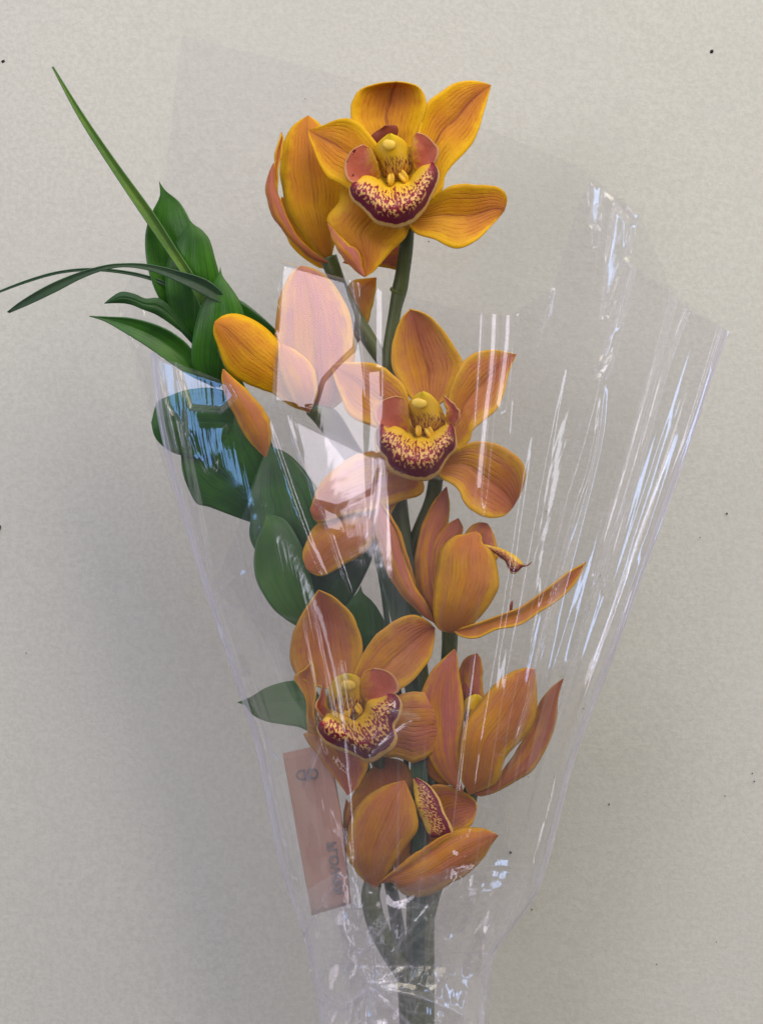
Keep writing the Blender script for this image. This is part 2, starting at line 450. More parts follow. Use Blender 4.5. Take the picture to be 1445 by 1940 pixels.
M = dict(petal=mat_petal(), lip=mat_lip(), side=mat_side(), column=mat_column(),
         anther=mat_plain('anther_cap', (0.78, 0.46, 0.02), (0.82, 0.56, 0.09), 500, 0.35, 0.5, 0.1),
         callus=mat_plain('lip_callus', (0.74, 0.40, 0.012), (0.80, 0.47, 0.03), 600, 0.4, 0.4, 0.1),
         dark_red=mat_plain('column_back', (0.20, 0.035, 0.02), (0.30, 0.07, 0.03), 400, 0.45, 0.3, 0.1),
         leaf=mat_leaf('glossy_leaf', (0.011, 0.072, 0.004), (0.046, 0.180, 0.005)),
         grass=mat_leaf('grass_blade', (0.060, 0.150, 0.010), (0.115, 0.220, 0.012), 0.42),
         darkgrass=mat_leaf('dark_grass_blade', (0.018, 0.045, 0.022), (0.035, 0.075, 0.030), 0.36),  # deeper green of the arching and upright blades
         stem=mat_stem(), film=mat_film(), rim_glare_film=mat_film('rim_glare_cellophane', 0.40, 0.34), milky_film=mat_film('gathered_cellophane', 0.06, 0.20), wall=mat_wall(), sachet=mat_sachet(),  # film of the edge strip is whitened to paint in edge glare
         ink=mat_plain('black_ink', (0.20, 0.17, 0.17), (0.27, 0.22, 0.21), 400, 0.6, 0.2),
         speck=mat_plain('dark_speck', (0.010, 0.009, 0.008), (0.025, 0.02, 0.016), 2000, 0.7, 0.2))

# ------------------------------------------------------------------ the wall
gx, gz = np.meshgrid(np.linspace(-1.6, 1.6, 161), np.linspace(-1.6, 1.6, 161))
und = 0.0006 * np.sin(gx * 17 + 2 * np.sin(gz * 9)) + 0.0004 * np.sin(gz * 31 + gx * 11)
wall = grid_mesh('wall', gx, -WALL_D + und, gz, gx, gz, M['wall'])
wall['kind'] = 'structure'
for px, py, r in [(7, 117, 4.8), (1347, 98, 4.8), (-1, 1000, 5), (967, 1615, 2.6), (1376, 973, 2.0), (1325, 1018, 1.2),
                  (1105, 1342, 1.4), (1137, 1091, 1.3), (1153, 1524, 1.7), (1424, 1465, 1.3), (1428, 1480, 1.5),
                  (1373, 1508, 1.2), (1050, 1472, 1.3), (1000, 1472, 1.2), (595, 1903, 2.6), (812, 457, 1.2), (1007, 1723, 1.4),
                  (1034, 969, 1.2), (50, 1237, 1.3), (1217, 676, 1.6), (578, 187, 1.0), (1356, 1785, 1.2), (1243, 1827, 1.4)]:
    blob('speck', px, py, WALL_D * 1000 + 0.3, r * rng.uniform(.75, 1.0), r * rng.uniform(1.0, 1.3), r * 0.8, M['speck'], wall,
         tilt=rng.uniform(-.6, .6), sides=10, rows=6, bump=0.2)

# ------------------------------------------------------------------ orchid spray
spray = empty('orchid_spray', loc=P(790, 1960, 0.0))
spray['label'] = 'tall stem of eight golden orange orchid blooms with maroon speckled lips'
spray['category'] = 'orchid'
tube('stem', [(773, 425, -2, 12), (769, 470, -6, 13.5), (762, 520, -10, 14), (757, 548, -11, 15), (748, 590, -12, 12),
              (738, 660, -13, 13), (735, 740, -14, 15), (746, 860, -14, 16), (757, 980, -12, 18), (768, 1080, -12, 20),
              (782, 1200, -12, 21), (795, 1320, -12, 21), (800, 1450, -12, 23), (799, 1580, -10, 27),
              (796, 1720, -8, 27), (796, 1850, -6, 27), (796, 2010, -5, 27)], M['stem'], spray, 18, 120)
petal('bract', ZI, (762, 560), [(748, 556), (738, 550)], (741, 543), [(756, 553), (748, 550)], [-4, -2, -1], spray, M['stem'], rows=12, cols=7)

def flower(px, py, d):
    X, Y, Zc = P(px, py, d / 1000)
    return empty('flower', spray, (float(X), float(Y), float(Zc)))

def lip_set(f, conv, inner, outer, d0, left, right, column, anther, calli, s, back=None, ctl=(0, 0, 0)):
    """front lobe, two side lobes, column with its cap, and the two ridges"""
    patch('lip', conv(*inner), conv(*outer), M['lip'], [d0 + 6, d0 + 7, d0 + 6], f,
          across=[-4, 3, 7.0, 8.0, 4.5, 0.5], rows=80, cols=30, ripple=0.35, ctl=ctl, thick=0.0008, seed=int(d0 * 3))
    patch('throat', conv(*inner), conv(left[0], column[1][len(column[1]) // 2], column[3][len(column[3]) // 2], right[0]), M['callus'],
          [d0 + 2, d0, d0 + 2], f, across=[0, -2, -3], rows=24, cols=9)
    petal('side_lobe', conv, *left, [d0 + 3, d0 + 6, d0 + 8], f, M['side'], cup=2.0, ripple=0.3, ctl=ctl)
    b, L, t, R = right
    petal('side_lobe', conv, b, R, t, L, [d0 + 3, d0 + 6, d0 + 8], f, M['side'], cup=2.0, ripple=0.3, ctl=ctl)
    petal('column', conv, *column, [d0 + 1, d0 + 7, d0 + 11, d0 + 13], f, M['column'], cup=-6.5, rows=30, cols=21, thick=0.0015)
    ax, ay, rx, ry = anther
    (qx, qy), = conv((ax, ay))
    blob('anther_cap', qx, qy, d0 + 12, rx / s, ry / s, ry / s * 0.5, M['anther'], f, 0.1)
    for cx, cy, r, tl in calli:
        (qx, qy), = conv((cx, cy))
        blob('callus', qx, qy + 3, d0 + 5.2, r / s * .62, r / s * 1.25, r / s * .6, M['callus'], f, tl, bump=0.45)
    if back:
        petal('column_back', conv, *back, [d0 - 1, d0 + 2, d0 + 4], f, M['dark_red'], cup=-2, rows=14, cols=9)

# bloom at the very top, face on
f = flower(745, 340, 6)
petal('sepal', Z2, (430, 640), [(300, 590), (200, 490), (125, 390), (103, 300), (125, 195), (200, 120), (320, 78)], (470, 63),
      [(590, 590), (645, 450), (705, 290), (700, 190), (655, 115), (580, 75)], [4, 0, -1, 7], f, cup=5, rib=0.5, ripple=.4, ctl=(0.05, 1, 0.05), seed=1)
petal('petal', Z1, (1080, 900), [(930, 1090), (790, 1058), (700, 1008), (590, 955), (520, 850), (460, 700), (415, 590)], (408, 512),
      [(1060, 690), (965, 545), (880, 455), (795, 412), (700, 412), (610, 440), (520, 480)], [8, 7, 5, 2], f, cup=2, rib=.8, ripple=.4, seed=2)
petal('petal', Z2, (610, 800), [(625, 560), (650, 430), (722, 242), (800, 160), (920, 82), (1050, 55), (1160, 66)], (1232, 92),
      [(720, 1010), (835, 935), (868, 810), (960, 695), (1065, 585), (1130, 450), (1182, 280)], [7, 4, 0, -4], f, cup=2, rib=.8, ripple=.5, seed=3)
petal('sepal', Z2, (540, 1120), [(700, 1040), (830, 945), (950, 897), (1100, 886), (1240, 902), (1335, 945), (1362, 1020)], (1335, 1100),
      [(570, 1225), (640, 1290), (780, 1330), (860, 1375), (940, 1408), (1030, 1390), (1130, 1325), (1240, 1220), (1300, 1150)],
      [4, 6, 5, -2], f, cup=2.5, rib=.7, ripple=.6, ctl=(.12, .8, 0.05), seed=4)
petal('sepal', Z1, (1250, 1150), [(950, 1080), (725, 1040), (690, 1180), (600, 1285), (575, 1350), (640, 1440), (760, 1560), (870, 1645), (892, 1740)], (930, 1866),
      [(1345, 1300), (1335, 1404), (1295, 1506), (1169, 1632), (1079, 1735), (1010, 1815)], [3, 6, 9, 8], f, cup=-2, rib=.3, ripple=.5, ctl=(.1, .45, .28), seed=5)
petal('sepal', Z1, (585, 1370), [(640, 1540), (720, 1680), (850, 1815)], (925, 1864), [(650, 1440), (765, 1555), (875, 1640), (895, 1750)],
      [8, 11, 11.5, 9], f, cup=-1.5, rows=20, cols=9, ctl=(1, 0, 0), seed=6)
lip_set(f, Z3, [(268, 850), (310, 790), (370, 735), (480, 735), (580, 790), (690, 875), (800, 825), (950, 815), (1040, 720), (1140, 620), (1265, 590)],
        [(255, 818), (185, 875), (158, 965), (210, 1092), (330, 1190), (530, 1395), (700, 1440), (830, 1457), (980, 1405), (1100, 1315), (1212, 1175), (1312, 960), (1382, 770), (1355, 640), (1290, 562)],
        9, ((480, 780), [(300, 840), (155, 825), (88, 690), (108, 520), (210, 380)], (350, 315), [(570, 770), (550, 600), (505, 470), (450, 370)]),
        ((1060, 690), [(1020, 560), (1000, 400), (1020, 240)], (1070, 148), [(1190, 660), (1325, 580), (1382, 400), (1320, 300), (1200, 190)]),
        ((800, 770), [(640, 740), (560, 600), (500, 440), (560, 300)], (710, 172), [(960, 700), (1015, 590), (985, 400), (880, 260)]),
        (700, 315, 92, 75), [(725, 770, 65, .2), (895, 735, 75, -.4)], 7.225,
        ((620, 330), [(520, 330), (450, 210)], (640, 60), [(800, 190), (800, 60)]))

# bloom behind it, seen from the back
f = flower(620, 495, -12)
petal('petal', Z1, (605, 1740), [(440, 1590), (250, 1340), (175, 1080), (152, 870), (180, 660), (250, 500), (330, 430)], (405, 388),
      [(660, 1500), (720, 1250), (730, 1000), (660, 700), (570, 540), (490, 440)], [-18, -9, -8, -14], f, cup=-4, rib=-.5, ripple=.3, ctl=(.10, .45, .0), seed=7)
petal('sepal', Z1, (610, 1745), [(420, 1690), (230, 1500), (90, 1320), (32, 1150), (18, 1030), (45, 920)], (88, 825),
      [(500, 1665), (350, 1545), (240, 1370), (160, 1190), (115, 1060), (95, 930)], [-14, -5, -2, -6], f, cup=-2, ctl=(1, .1, .25), rows=30, cols=11, seed=8)
petal('sepal', Z1, (126, 1115), [(97, 960), (88, 830), (125, 660)], (162, 538), [(128, 930), (150, 790), (181, 620)],
      [-6, -7, -9], f, cup=1, ctl=(.45, .4, .2), rows=20, cols=7, seed=9)
petal('sepal', Z1, (620, 1765), [(530, 1785), (420, 1725), (300, 1630), (200, 1480), (140, 1300)], (165, 1130), [(450, 1560), (340, 1440), (260, 1290), (200, 1180)],
      [-20, -21, -22], f, cup=-2, ctl=(.0, .1, 0), seed=10)
petal('sepal', Z2, (40, 1520), [(200, 1380), (400, 1340), (500, 1345)], (575, 1400), [(200, 1560), (330, 1548), (420, 1568), (520, 1565)],
      [-18, -17, -19], f, cup=-1, ctl=(.9, .2, 0), rows=20, cols=11, seed=11)
tube('pedicel', [(622, 488, -17, 17), (631, 512, -17, 16), (644, 545, -17, 15), (672, 600, -16, 15), (700, 645, -15, 15), (735, 700, -14, 12)], M['stem'], f)

# bloom under the glare of the film, seen from the back
f = flower(600, 770, -6)
petal('petal', Z4, (830, 1290), [(640, 1150), (540, 900), (515, 640), (535, 430), (600, 240), (660, 145)], (725, 103),
      [(1050, 1190), (1150, 870), (1130, 560), (1050, 345), (945, 205), (835, 130)], [-6, 4, 6, 0], f, cup=-5, rib=.5, ctl=(.9, .5, 0), seed=12)
petal('petal', Z4, (800, 1280), [(650, 1230), (500, 1130), (380, 1085), (200, 1000), (110, 900), (60, 760), (22, 640)], (32, 555),
      [(700, 930), (540, 700), (420, 590), (300, 515), (180, 488), (90, 508)], [-6, 3, 5, 2], f, cup=-3.5, rib=.3, ctl=(.05, .55, 0), seed=13)
petal('sepal', Z4, (440, 1640), [(320, 1525), (220, 1365), (130, 1175), (88, 1020)], (98, 932), [(480, 1500), (470, 1350), (400, 1230), (290, 1105), (170, 1000)],
      [2, 7, 8, 4], f, cup=-3, ctl=(.55, .25, 0.1), seed=14)
petal('petal', Z4, (790, 1280), [(690, 1220), (590, 1040), (545, 870)], (560, 730), [(850, 1130), (830, 940), (710, 800)],
      [0, 8, 9, 6], f, cup=-2.5, ctl=(.7, .1, 0), rows=24, cols=11, seed=15)
petal('sepal', Z4, (1180, 720), [(1090, 500), (1085, 320), (1130, 228), (1240, 205)], (1328, 197), [(1255, 580), (1292, 440), (1322, 300)],
      [-20, -18, -20], f, cup=-2, ctl=(.15, .6, .1), rows=24, cols=11, seed=16)
tube('pedicel', [(590, 772, -4, 16), (622, 796, -8, 24), (660, 850, -12, 20), (705, 915, -13, 18), (760, 1010, -13, 15)], M['stem'], f)

# second bloom facing the viewer
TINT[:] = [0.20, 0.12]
f = flower(800, 850, 8)
petal('sepal', Z5, (690, 780), [(560, 690), (455, 520), (438, 400), (460, 270), (505, 160)], (565, 93),
      [(830, 690), (920, 500), (892, 400), (820, 270), (725, 165), (640, 112)], [4, 1, 2, 6], f, cup=4, rib=.6, ripple=.4, ctl=(.25, 1, .12), seed=17)
petal('petal', Z5, (800, 900), [(835, 680), (900, 500), (980, 410), (1080, 372), (1190, 378)], (1292, 402),
      [(890, 1065), (975, 985), (995, 915), (1150, 790), (1205, 680), (1245, 520)], [6, 5, 2, -2], f, cup=2, rib=.8, ripple=.5, ctl=(.15, 1, .1), seed=18)
petal('sepal', Z5, (720, 1140), [(870, 1060), (1000, 1002), (1130, 1010), (1250, 1060), (1330, 1140), (1355, 1225), (1330, 1340)], (1268, 1445),
      [(765, 1240), (880, 1310), (940, 1420), (1020, 1490), (1120, 1522), (1210, 1505)], [4, 7, 6, 0], f, cup=3, rib=.6, ripple=.6, ctl=(.35, .8, .05), seed=19)
petal('petal', Z5, (590, 880), [(420, 920), (260, 880), (140, 800), (90, 690), (50, 570)], (28, 480),
      [(540, 650), (440, 530), (340, 470), (200, 455), (90, 460)], [6, 6, 5, 3], f, cup=1, rib=.6, ripple=.4, ctl=(.4, .6, 0), seed=20)
petal('sepal', Z7, (1300, 200), [(1050, 80), (730, 130), (450, 330), (330, 510)], (265, 700), [(1440, 380), (1440, 530), (1240, 600), (960, 702), (640, 760), (480, 812), (330, 825)],
      [4, 6, 9, 8], f, cup=-2, ctl=(.6, .35, .2), ripple=.4, seed=21)
petal('sepal', Z7, (1250, 480), [(900, 560), (600, 640), (330, 860), (210, 1080), (185, 1190)], (230, 1320),
      [(1130, 700), (950, 1010), (840, 1140), (600, 1290), (400, 1392), (290, 1370)], [0, 3, 5, 4], f, cup=-3, ctl=(.35, .3, .05), ripple=.3, seed=22)
lip_set(f, Z6, [(268, 560), (330, 590), (420, 555), (520, 560), (600, 620), (690, 700), (770, 690), (860, 700), (960, 640), (1080, 560), (1165, 548)],
        [(252, 536), (190, 570), (152, 670), (165, 870), (280, 1000), (340, 1150), (430, 1222), (600, 1282), (740, 1306), (880, 1290), (1010, 1212), (1090, 1085), (1165, 970), (1256, 862), (1246, 690), (1222, 575), (1172, 528)],
        9, ((450, 610), [(290, 570), (190, 540), (128, 420), (160, 300), (260, 200)], (430, 146), [(620, 620), (610, 450), (610, 330), (560, 190)]),
        ((1180, 570), [(1120, 480), (1130, 350), (1092, 240)], (1088, 138), [(1252, 545), (1304, 420), (1288, 330), (1200, 230)]),
        ((850, 640), [(700, 580), (635, 440), (588, 340), (610, 260), (690, 160)], (790, 93), [(1030, 590), (1100, 490), (1065, 380), (1010, 260), (900, 140)]),
        (750, 245, 108, 70), [(740, 600, 58, .1), (885, 610, 72, -.3)], 7.225)
tube('pedicel', [(826, 905, -2, 14), (818, 950, -8, 15), (800, 995, -12, 15), (778, 1050, -13, 15), (770, 1090, -12, 14)], M['stem'], f)

# half open bloom seen from behind, with one sepal reaching sideways
f = flower(850, 1195, 0)
petal('sepal', ZE, (420, 960), [(330, 900), (200, 770), (120, 640), (60, 450), (35, 310)], (55, 158), [(365, 830), (295, 720), (232, 530), (182, 360), (112, 240)],
      [0, 8, 9, 6], f, cup=-3, ctl=(.75, .25, 0), ripple=.2, seed=23)
petal('sepal', ZE, (300, 730), [(265, 640), (225, 510), (172, 350)], (55, 158), [(298, 700), (245, 520), (190, 350), (110, 225)],
      [4, 7, 7, 7], f, rows=20, cols=7, ctl=(0, .0, 0), seed=24)
petal('petal', ZE, (450, 1000), [(350, 860), (295, 700), (300, 500), (340, 340), (405, 190)], (500, 78), [(480, 700), (450, 520), (490, 370), (512, 300), (518, 180)],
      [-4, 2, 2, -2], f, cup=-3, ctl=(.7, .3, .1), seed=25)
petal('petal', ZE, (460, 950), [(395, 650), (402, 500), (455, 380), (515, 318)], (577, 283), [(520, 600), (530, 470), (590, 400), (606, 345)],
      [0, 4, 4, 2], f, cup=-2, ctl=(.85, .1, .3), seed=26)
petal('sepal', ZE, (535, 1028), [(440, 990), (415, 830), (440, 620), (470, 480), (550, 405), (620, 388)], (690, 370),
      [(645, 990), (760, 870), (836, 740), (832, 620), (800, 510), (735, 450), (725, 395)], [4, 16, 17, 9], f, cup=-6, rib=.5, ctl=(.22, .35, 0), ripple=.25, seed=27)
petal('petal', ZE, (740, 640), [(640, 450), (615, 390), (660, 335), (715, 308)], (765, 318), [(815, 560), (838, 520), (820, 430), (795, 360)],
      [2, 4, 3], f, cup=-2, ctl=(.8, .2, 0), rows=20, cols=11, seed=28)
petal('sepal', ZE, (545, 1010), [(680, 972), (850, 912), (1000, 850), (1150, 742), (1280, 640)], (1407, 570),
      [(590, 1048), (700, 1062), (820, 1010), (960, 978), (1100, 900), (1250, 795), (1350, 680)], [6, 10, 6, 0], f, cup=2, ctl=(.3, .3, .1), ripple=.3, seed=29)
patch('lip', ZE((735, 452), (850, 480), (935, 520), (1000, 578)), ZE((745, 470), (810, 505), (885, 565), (912, 628), (948, 640), (990, 600)), M['lip'],
      [6, 8, 7], f, across=[0, 2, 1.5, 0], rows=24, cols=11)
tube('lip_tip', [(985, 1073, 7, 2.0), (998, 1071, 8, 1.6), (1007, 1065, 9, .8)], M['dark_red'], f, 8, 12)
tube('lip_tip', [(967, 1160, 9, 2.0), (968, 1148, 10, 3.0), (970, 1138, 10, 1.2)], M['dark_red'], f, 8, 12)
tube('pedicel', [(852, 1188, -2, 16), (851, 1230, -6, 15), (846, 1290, -12, 15), (836, 1380, -16, 15), (822, 1480, -15, 16), (806, 1580, -11, 18)], M['stem'], f)

# third bloom facing the viewer, lip crossed by a spike of film
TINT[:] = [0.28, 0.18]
f = flower(665, 1365, 12)
petal('sepal', Z8, (440, 920), [(260, 880), (125, 790), (85, 630), (105, 470), (165, 340), (240, 220)], (312, 118),
      [(600, 840), (665, 630), (640, 450), (580, 320), (480, 210), (390, 150)], [6, 1, 1, 5], f, cup=4, rib=.7, ripple=.4, ctl=(.3, 1, .18), seed=30)
petal('petal', Z8, (600, 930), [(600, 780), (670, 630), (760, 500), (880, 390), (1000, 332), (1090, 320), (1180, 360)], (1248, 425),
      [(800, 970), (960, 918), (1100, 820), (1200, 680), (1242, 540)], [8, 6, 3, 0], f, cup=2, rib=.7, ripple=.4, ctl=(.2, .8, .15), seed=31)
petal('petal', Z8, (300, 1230), [(225, 1200), (215, 1050), (190, 950), (113, 822), (200, 755)], (255, 688), [(275, 1060), (296, 950), (290, 850), (278, 760)],
      [6, 7, 6, 6], f, cup=1.5, ctl=(0, .8, 0), rows=26, cols=11, ripple=.4, seed=32)
petal('sepal', Z8, (480, 1330), [(320, 1300), (190, 1268), (250, 1380), (330, 1480), (450, 1640)], (545, 1770), [(600, 1400), (702, 1470), (692, 1580), (640, 1690)],
      [8, 8, 8, 8], f, cup=-1, ctl=(.85, .6, 0), ripple=.3, seed=33)
petal('sepal', Z8, (830, 1250), [(880, 1060), (970, 965), (1090, 935), (1220, 960), (1300, 1080)], (1338, 1220), [(830, 1440), (970, 1470), (1080, 1506), (1200, 1450), (1312, 1340)],
      [6, 9, 10, 7], f, cup=-2, rib=.4, ctl=(.45, .6, .1), ripple=.3, seed=34)
petal('sepal', Z8, (700, 1180), [(330, 1080), (240, 1150), (230, 1300), (380, 1420)], (600, 1480), [(950, 1150), (980, 1300), (880, 1440)], [4, 4, 5], f, ctl=(.1, .2, .35), seed=35)
lip_set(f, Z8, [(352, 1175), (400, 1090), (480, 1100), (580, 1165), (650, 1135), (715, 1010), (800, 985), (868, 980)],
        [(338, 1168), (303, 1230), (340, 1312), (400, 1372), (520, 1422), (640, 1462), (712, 1505), (800, 1472), (900, 1405), (942, 1320), (922, 1230), (962, 1150), (982, 1050), (940, 968), (872, 955)],
        14, ((385, 1170), [(330, 1120), (288, 1060), (320, 970)], (350, 868), [(430, 1150), (385, 1060), (368, 960)]),
        ((720, 1040), [(650, 960), (640, 860), (680, 780)], (745, 750), [(850, 990), (955, 935), (948, 850), (895, 790), (825, 757)]),
        ((530, 1120), [(410, 1080), (392, 950), (445, 835)], (545, 796), [(650, 1070), (675, 900), (625, 822)]),
        (548, 885, 62, 42), [(545, 1085, 40, .3), (632, 1058, 36, -.3)], 4.25)
tube('pedicel', [(700, 1400, 2, 14), (720, 1450, -6, 15), (750, 1520, -11, 15), (785, 1600, -10, 15)], M['stem'], f)

# half open bloom on the right, cupped upwards
f = flower(890, 1500, 2)
petal('sepal', ZG, (470, 1360), [(300, 1240), (150, 1020), (75, 700), (75, 500), (110, 390), (180, 250), (280, 140)], (390, 48),
      [(440, 1230), (440, 950), (472, 650), (462, 480), (432, 300), (412, 120)], [2, 9, 10, 8], f, cup=-3, ctl=(.8, .25, .05), ripple=.2, seed=36)
petal('sepal', ZG, (460, 1340), [(360, 1285), (265, 1277), (150, 1200), (70, 1080)], (20, 960), [(400, 1150), (250, 950), (120, 900)],
      [0, 3, 2], f, cup=-2, ctl=(.6, .2, .45), seed=37)
petal('petal', ZG, (525, 1370), [(445, 1200), (440, 950), (490, 720), (600, 565), (700, 430), (850, 290), (1020, 222)], (1118, 235),
      [(755, 1275), (830, 1090), (862, 1020), (980, 900), (1080, 760), (1132, 620), (1137, 450)], [4, 15, 15, 8], f, cup=-5, rib=.5, ctl=(.22, .4, .1), ripple=.25, seed=38)
petal('petal', ZG, (560, 720), [(440, 500), (432, 340), (440, 215), (505, 120)], (592, 88), [(665, 560), (645, 400), (640, 280), (632, 150)],
      [-4, -4, -6], f, cup=-2, ctl=(.75, .2, .1), seed=39)
petal('column', ZG, (520, 760), [(462, 640), (475, 540), (520, 490)], (590, 465), [(620, 640), (640, 540), (630, 490)], [0, 2, 3], f, M['column'], cup=-3, rows=20, cols=11, thick=.0015)
petal('lip', ZG, (490, 540), [(455, 470), (455, 390)], (482, 342), [(556, 470), (525, 400)], [-1, 1, 1], f, M['dark_red'], rows=14, cols=9)
petal('sepal', ZG, (545, 1345), [(720, 1275), (860, 1110), (1000, 900), (1100, 720), (1152, 560), (1260, 410)], (1378, 318),
      [(610, 1388), (760, 1352), (940, 1252), (1100, 1150), (1230, 940), (1310, 700), (1330, 500), (1352, 400)], [2, 2, -4, -8], f, cup=-2, ctl=(.7, .2, .35), ripple=.25, seed=40)
tube('pedicel', [(892, 1498, -2, 15), (880, 1540, -10, 16), (855, 1600, -14, 16), (822, 1680, -12, 17), (800, 1760, -8, 18)], M['stem'], f)

# lowest bloom, nodding to the right
f = flower(712, 1670, 8)
petal('sepal', ZH, (700, 760), [(450, 640), (455, 430), (560, 230)], (690, 112), [(880, 560), (880, 300), (810, 150)], [-4, -2, -4], f, ctl=(.15, .4, .5), cup=2, seed=41)
petal('petal', ZH, (580, 840), [(455, 720), (425, 600), (428, 480)], (445, 370), [(540, 640), (500, 460)], [0, 1, 0], f, ctl=(.5, .2, .45), rows=20, cols=9, seed=42)
petal('petal', ZH, (1000, 660), [(900, 400), (960, 300), (1050, 285), (1160, 322), (1240, 375)], (1256, 430), [(1100, 610), (1200, 560), (1240, 500)], [-2, -1, 0], f, cup=2, ctl=(.55, .3, .25), seed=43)
petal('sepal', ZH, (700, 880), [(760, 700), (840, 520), (900, 460)], (1010, 520), [(860, 780), (980, 690), (1060, 610)], [2, 1, 2], f, ctl=(0, .3, .5), seed=44)
patch('lip', ZH((862, 250), (872, 380), (900, 470), (925, 520), (955, 585)), ZH((880, 240), (960, 288), (1022, 370), (1062, 470), (1112, 588), (1050, 614), (985, 616)), M['lip'],
      [4, 7, 6], f, across=[0, 2, 3, 1], rows=44, cols=18, ripple=.3)
petal('petal', ZH, (650, 900), [(740, 822), (900, 702), (1050, 612), (1165, 556), (1290, 556)], (1388, 600),
      [(730, 890), (800, 962), (900, 980), (1000, 950), (1150, 870), (1270, 770), (1342, 665)], [8, 14, 13, 6], f, cup=-5, rib=.4, ctl=(.3, .4, .12), ripple=.25, seed=45)
petal('petal', ZH, (655, 895), [(740, 815), (900, 694), (1040, 606)], (1165, 556), [(740, 835), (900, 724), (1040, 636)], [10, 14, 13, 11], f, rows=20, cols=7, ctl=(0, 0, 0), seed=46)
petal('sepal', ZH, (625, 935), [(530, 850), (455, 730), (453, 620), (490, 470), (560, 370), (680, 295)], (808, 260),
      [(690, 850), (745, 770), (800, 690), (885, 560), (882, 450), (842, 340)], [8, 17, 18, 11], f, cup=-6, rib=.4, ctl=(.25, .4, .08), ripple=.25, seed=47)
tube('pedicel', [(706, 1672, 4, 17), (702, 1700, 4, 18), (712, 1745, 2, 19), (735, 1795, 0, 19), (768, 1850, -2, 18), (785, 1900, -3, 14)], M['stem'], f)

# ------------------------------------------------------------------ leafy branch
branch = empty('leafy_branch', loc=P(760, 1960, -0.02))
branch['label'] = 'branch of broad pointed dark green leaves beside the orchid stem'
branch['category'] = 'foliage'
tube('stem', [(775, 2005, -22, 16), (765, 1850, -24, 15), (735, 1650, -28, 12), (690, 1450, -30, 11), (640, 1260, -32, 10), (570, 1050, -32, 9),
              (500, 860, -30, 8), (430, 720, -28, 7), (375, 630, -26, 5), (345, 560, -24, 4)], M['stem'], branch, 12, 80)

def leaf(conv, base, L, tip, R, depth, ctl=(0, 0, 0), cup=2.0, **k):
    return petal('leaf', conv, base, L, tip, R, depth, branch, M['leaf'], cup=cup, rib=.5, ctl=ctl, thick=.0006, rows=36, cols=17, **k)

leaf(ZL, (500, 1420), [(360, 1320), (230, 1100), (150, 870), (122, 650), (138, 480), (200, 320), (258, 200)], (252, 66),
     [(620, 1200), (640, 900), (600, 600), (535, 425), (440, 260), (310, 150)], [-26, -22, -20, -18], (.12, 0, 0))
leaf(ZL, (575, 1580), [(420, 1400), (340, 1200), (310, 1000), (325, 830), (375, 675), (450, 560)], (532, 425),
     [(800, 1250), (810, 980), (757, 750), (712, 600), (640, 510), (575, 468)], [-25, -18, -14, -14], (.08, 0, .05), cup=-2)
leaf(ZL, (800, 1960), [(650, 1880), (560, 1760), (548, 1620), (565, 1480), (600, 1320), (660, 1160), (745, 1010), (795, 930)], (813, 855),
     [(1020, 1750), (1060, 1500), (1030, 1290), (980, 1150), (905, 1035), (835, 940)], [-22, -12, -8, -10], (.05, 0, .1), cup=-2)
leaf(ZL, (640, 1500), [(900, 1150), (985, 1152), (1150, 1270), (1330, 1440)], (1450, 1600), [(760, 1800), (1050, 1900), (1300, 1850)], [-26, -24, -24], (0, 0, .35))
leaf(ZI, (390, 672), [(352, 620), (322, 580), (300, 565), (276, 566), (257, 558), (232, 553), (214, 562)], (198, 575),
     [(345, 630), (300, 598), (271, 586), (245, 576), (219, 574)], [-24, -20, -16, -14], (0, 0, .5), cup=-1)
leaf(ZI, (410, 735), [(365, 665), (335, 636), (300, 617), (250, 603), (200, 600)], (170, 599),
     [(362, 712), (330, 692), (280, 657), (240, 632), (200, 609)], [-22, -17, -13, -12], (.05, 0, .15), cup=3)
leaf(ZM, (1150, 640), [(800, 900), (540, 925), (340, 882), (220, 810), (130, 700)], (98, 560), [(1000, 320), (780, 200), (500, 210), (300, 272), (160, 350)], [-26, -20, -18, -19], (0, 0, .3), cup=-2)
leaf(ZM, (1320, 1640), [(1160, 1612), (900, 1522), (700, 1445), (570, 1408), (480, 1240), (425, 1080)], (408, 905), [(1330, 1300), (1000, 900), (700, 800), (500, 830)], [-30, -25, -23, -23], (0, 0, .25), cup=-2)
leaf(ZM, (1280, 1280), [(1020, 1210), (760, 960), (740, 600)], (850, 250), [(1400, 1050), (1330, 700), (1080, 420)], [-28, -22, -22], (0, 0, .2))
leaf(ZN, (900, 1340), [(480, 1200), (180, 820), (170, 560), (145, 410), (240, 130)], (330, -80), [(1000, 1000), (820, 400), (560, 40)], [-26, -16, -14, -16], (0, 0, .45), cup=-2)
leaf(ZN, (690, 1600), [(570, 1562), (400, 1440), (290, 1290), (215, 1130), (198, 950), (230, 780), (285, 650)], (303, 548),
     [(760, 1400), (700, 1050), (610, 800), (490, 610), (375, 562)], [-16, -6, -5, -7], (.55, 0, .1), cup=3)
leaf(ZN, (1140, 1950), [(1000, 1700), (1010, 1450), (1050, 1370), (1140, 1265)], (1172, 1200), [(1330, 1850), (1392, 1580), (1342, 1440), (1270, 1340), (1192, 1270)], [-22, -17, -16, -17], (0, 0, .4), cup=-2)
leaf(ZN, (680, 1450), [(660, 1100), (860, 850), (1100, 760)], (1320, 760), [(1020, 1400), (1110, 1290), (1222, 1080), (1292, 900)], [-24, -18, -18], (0, 0, .8), cup=-2)
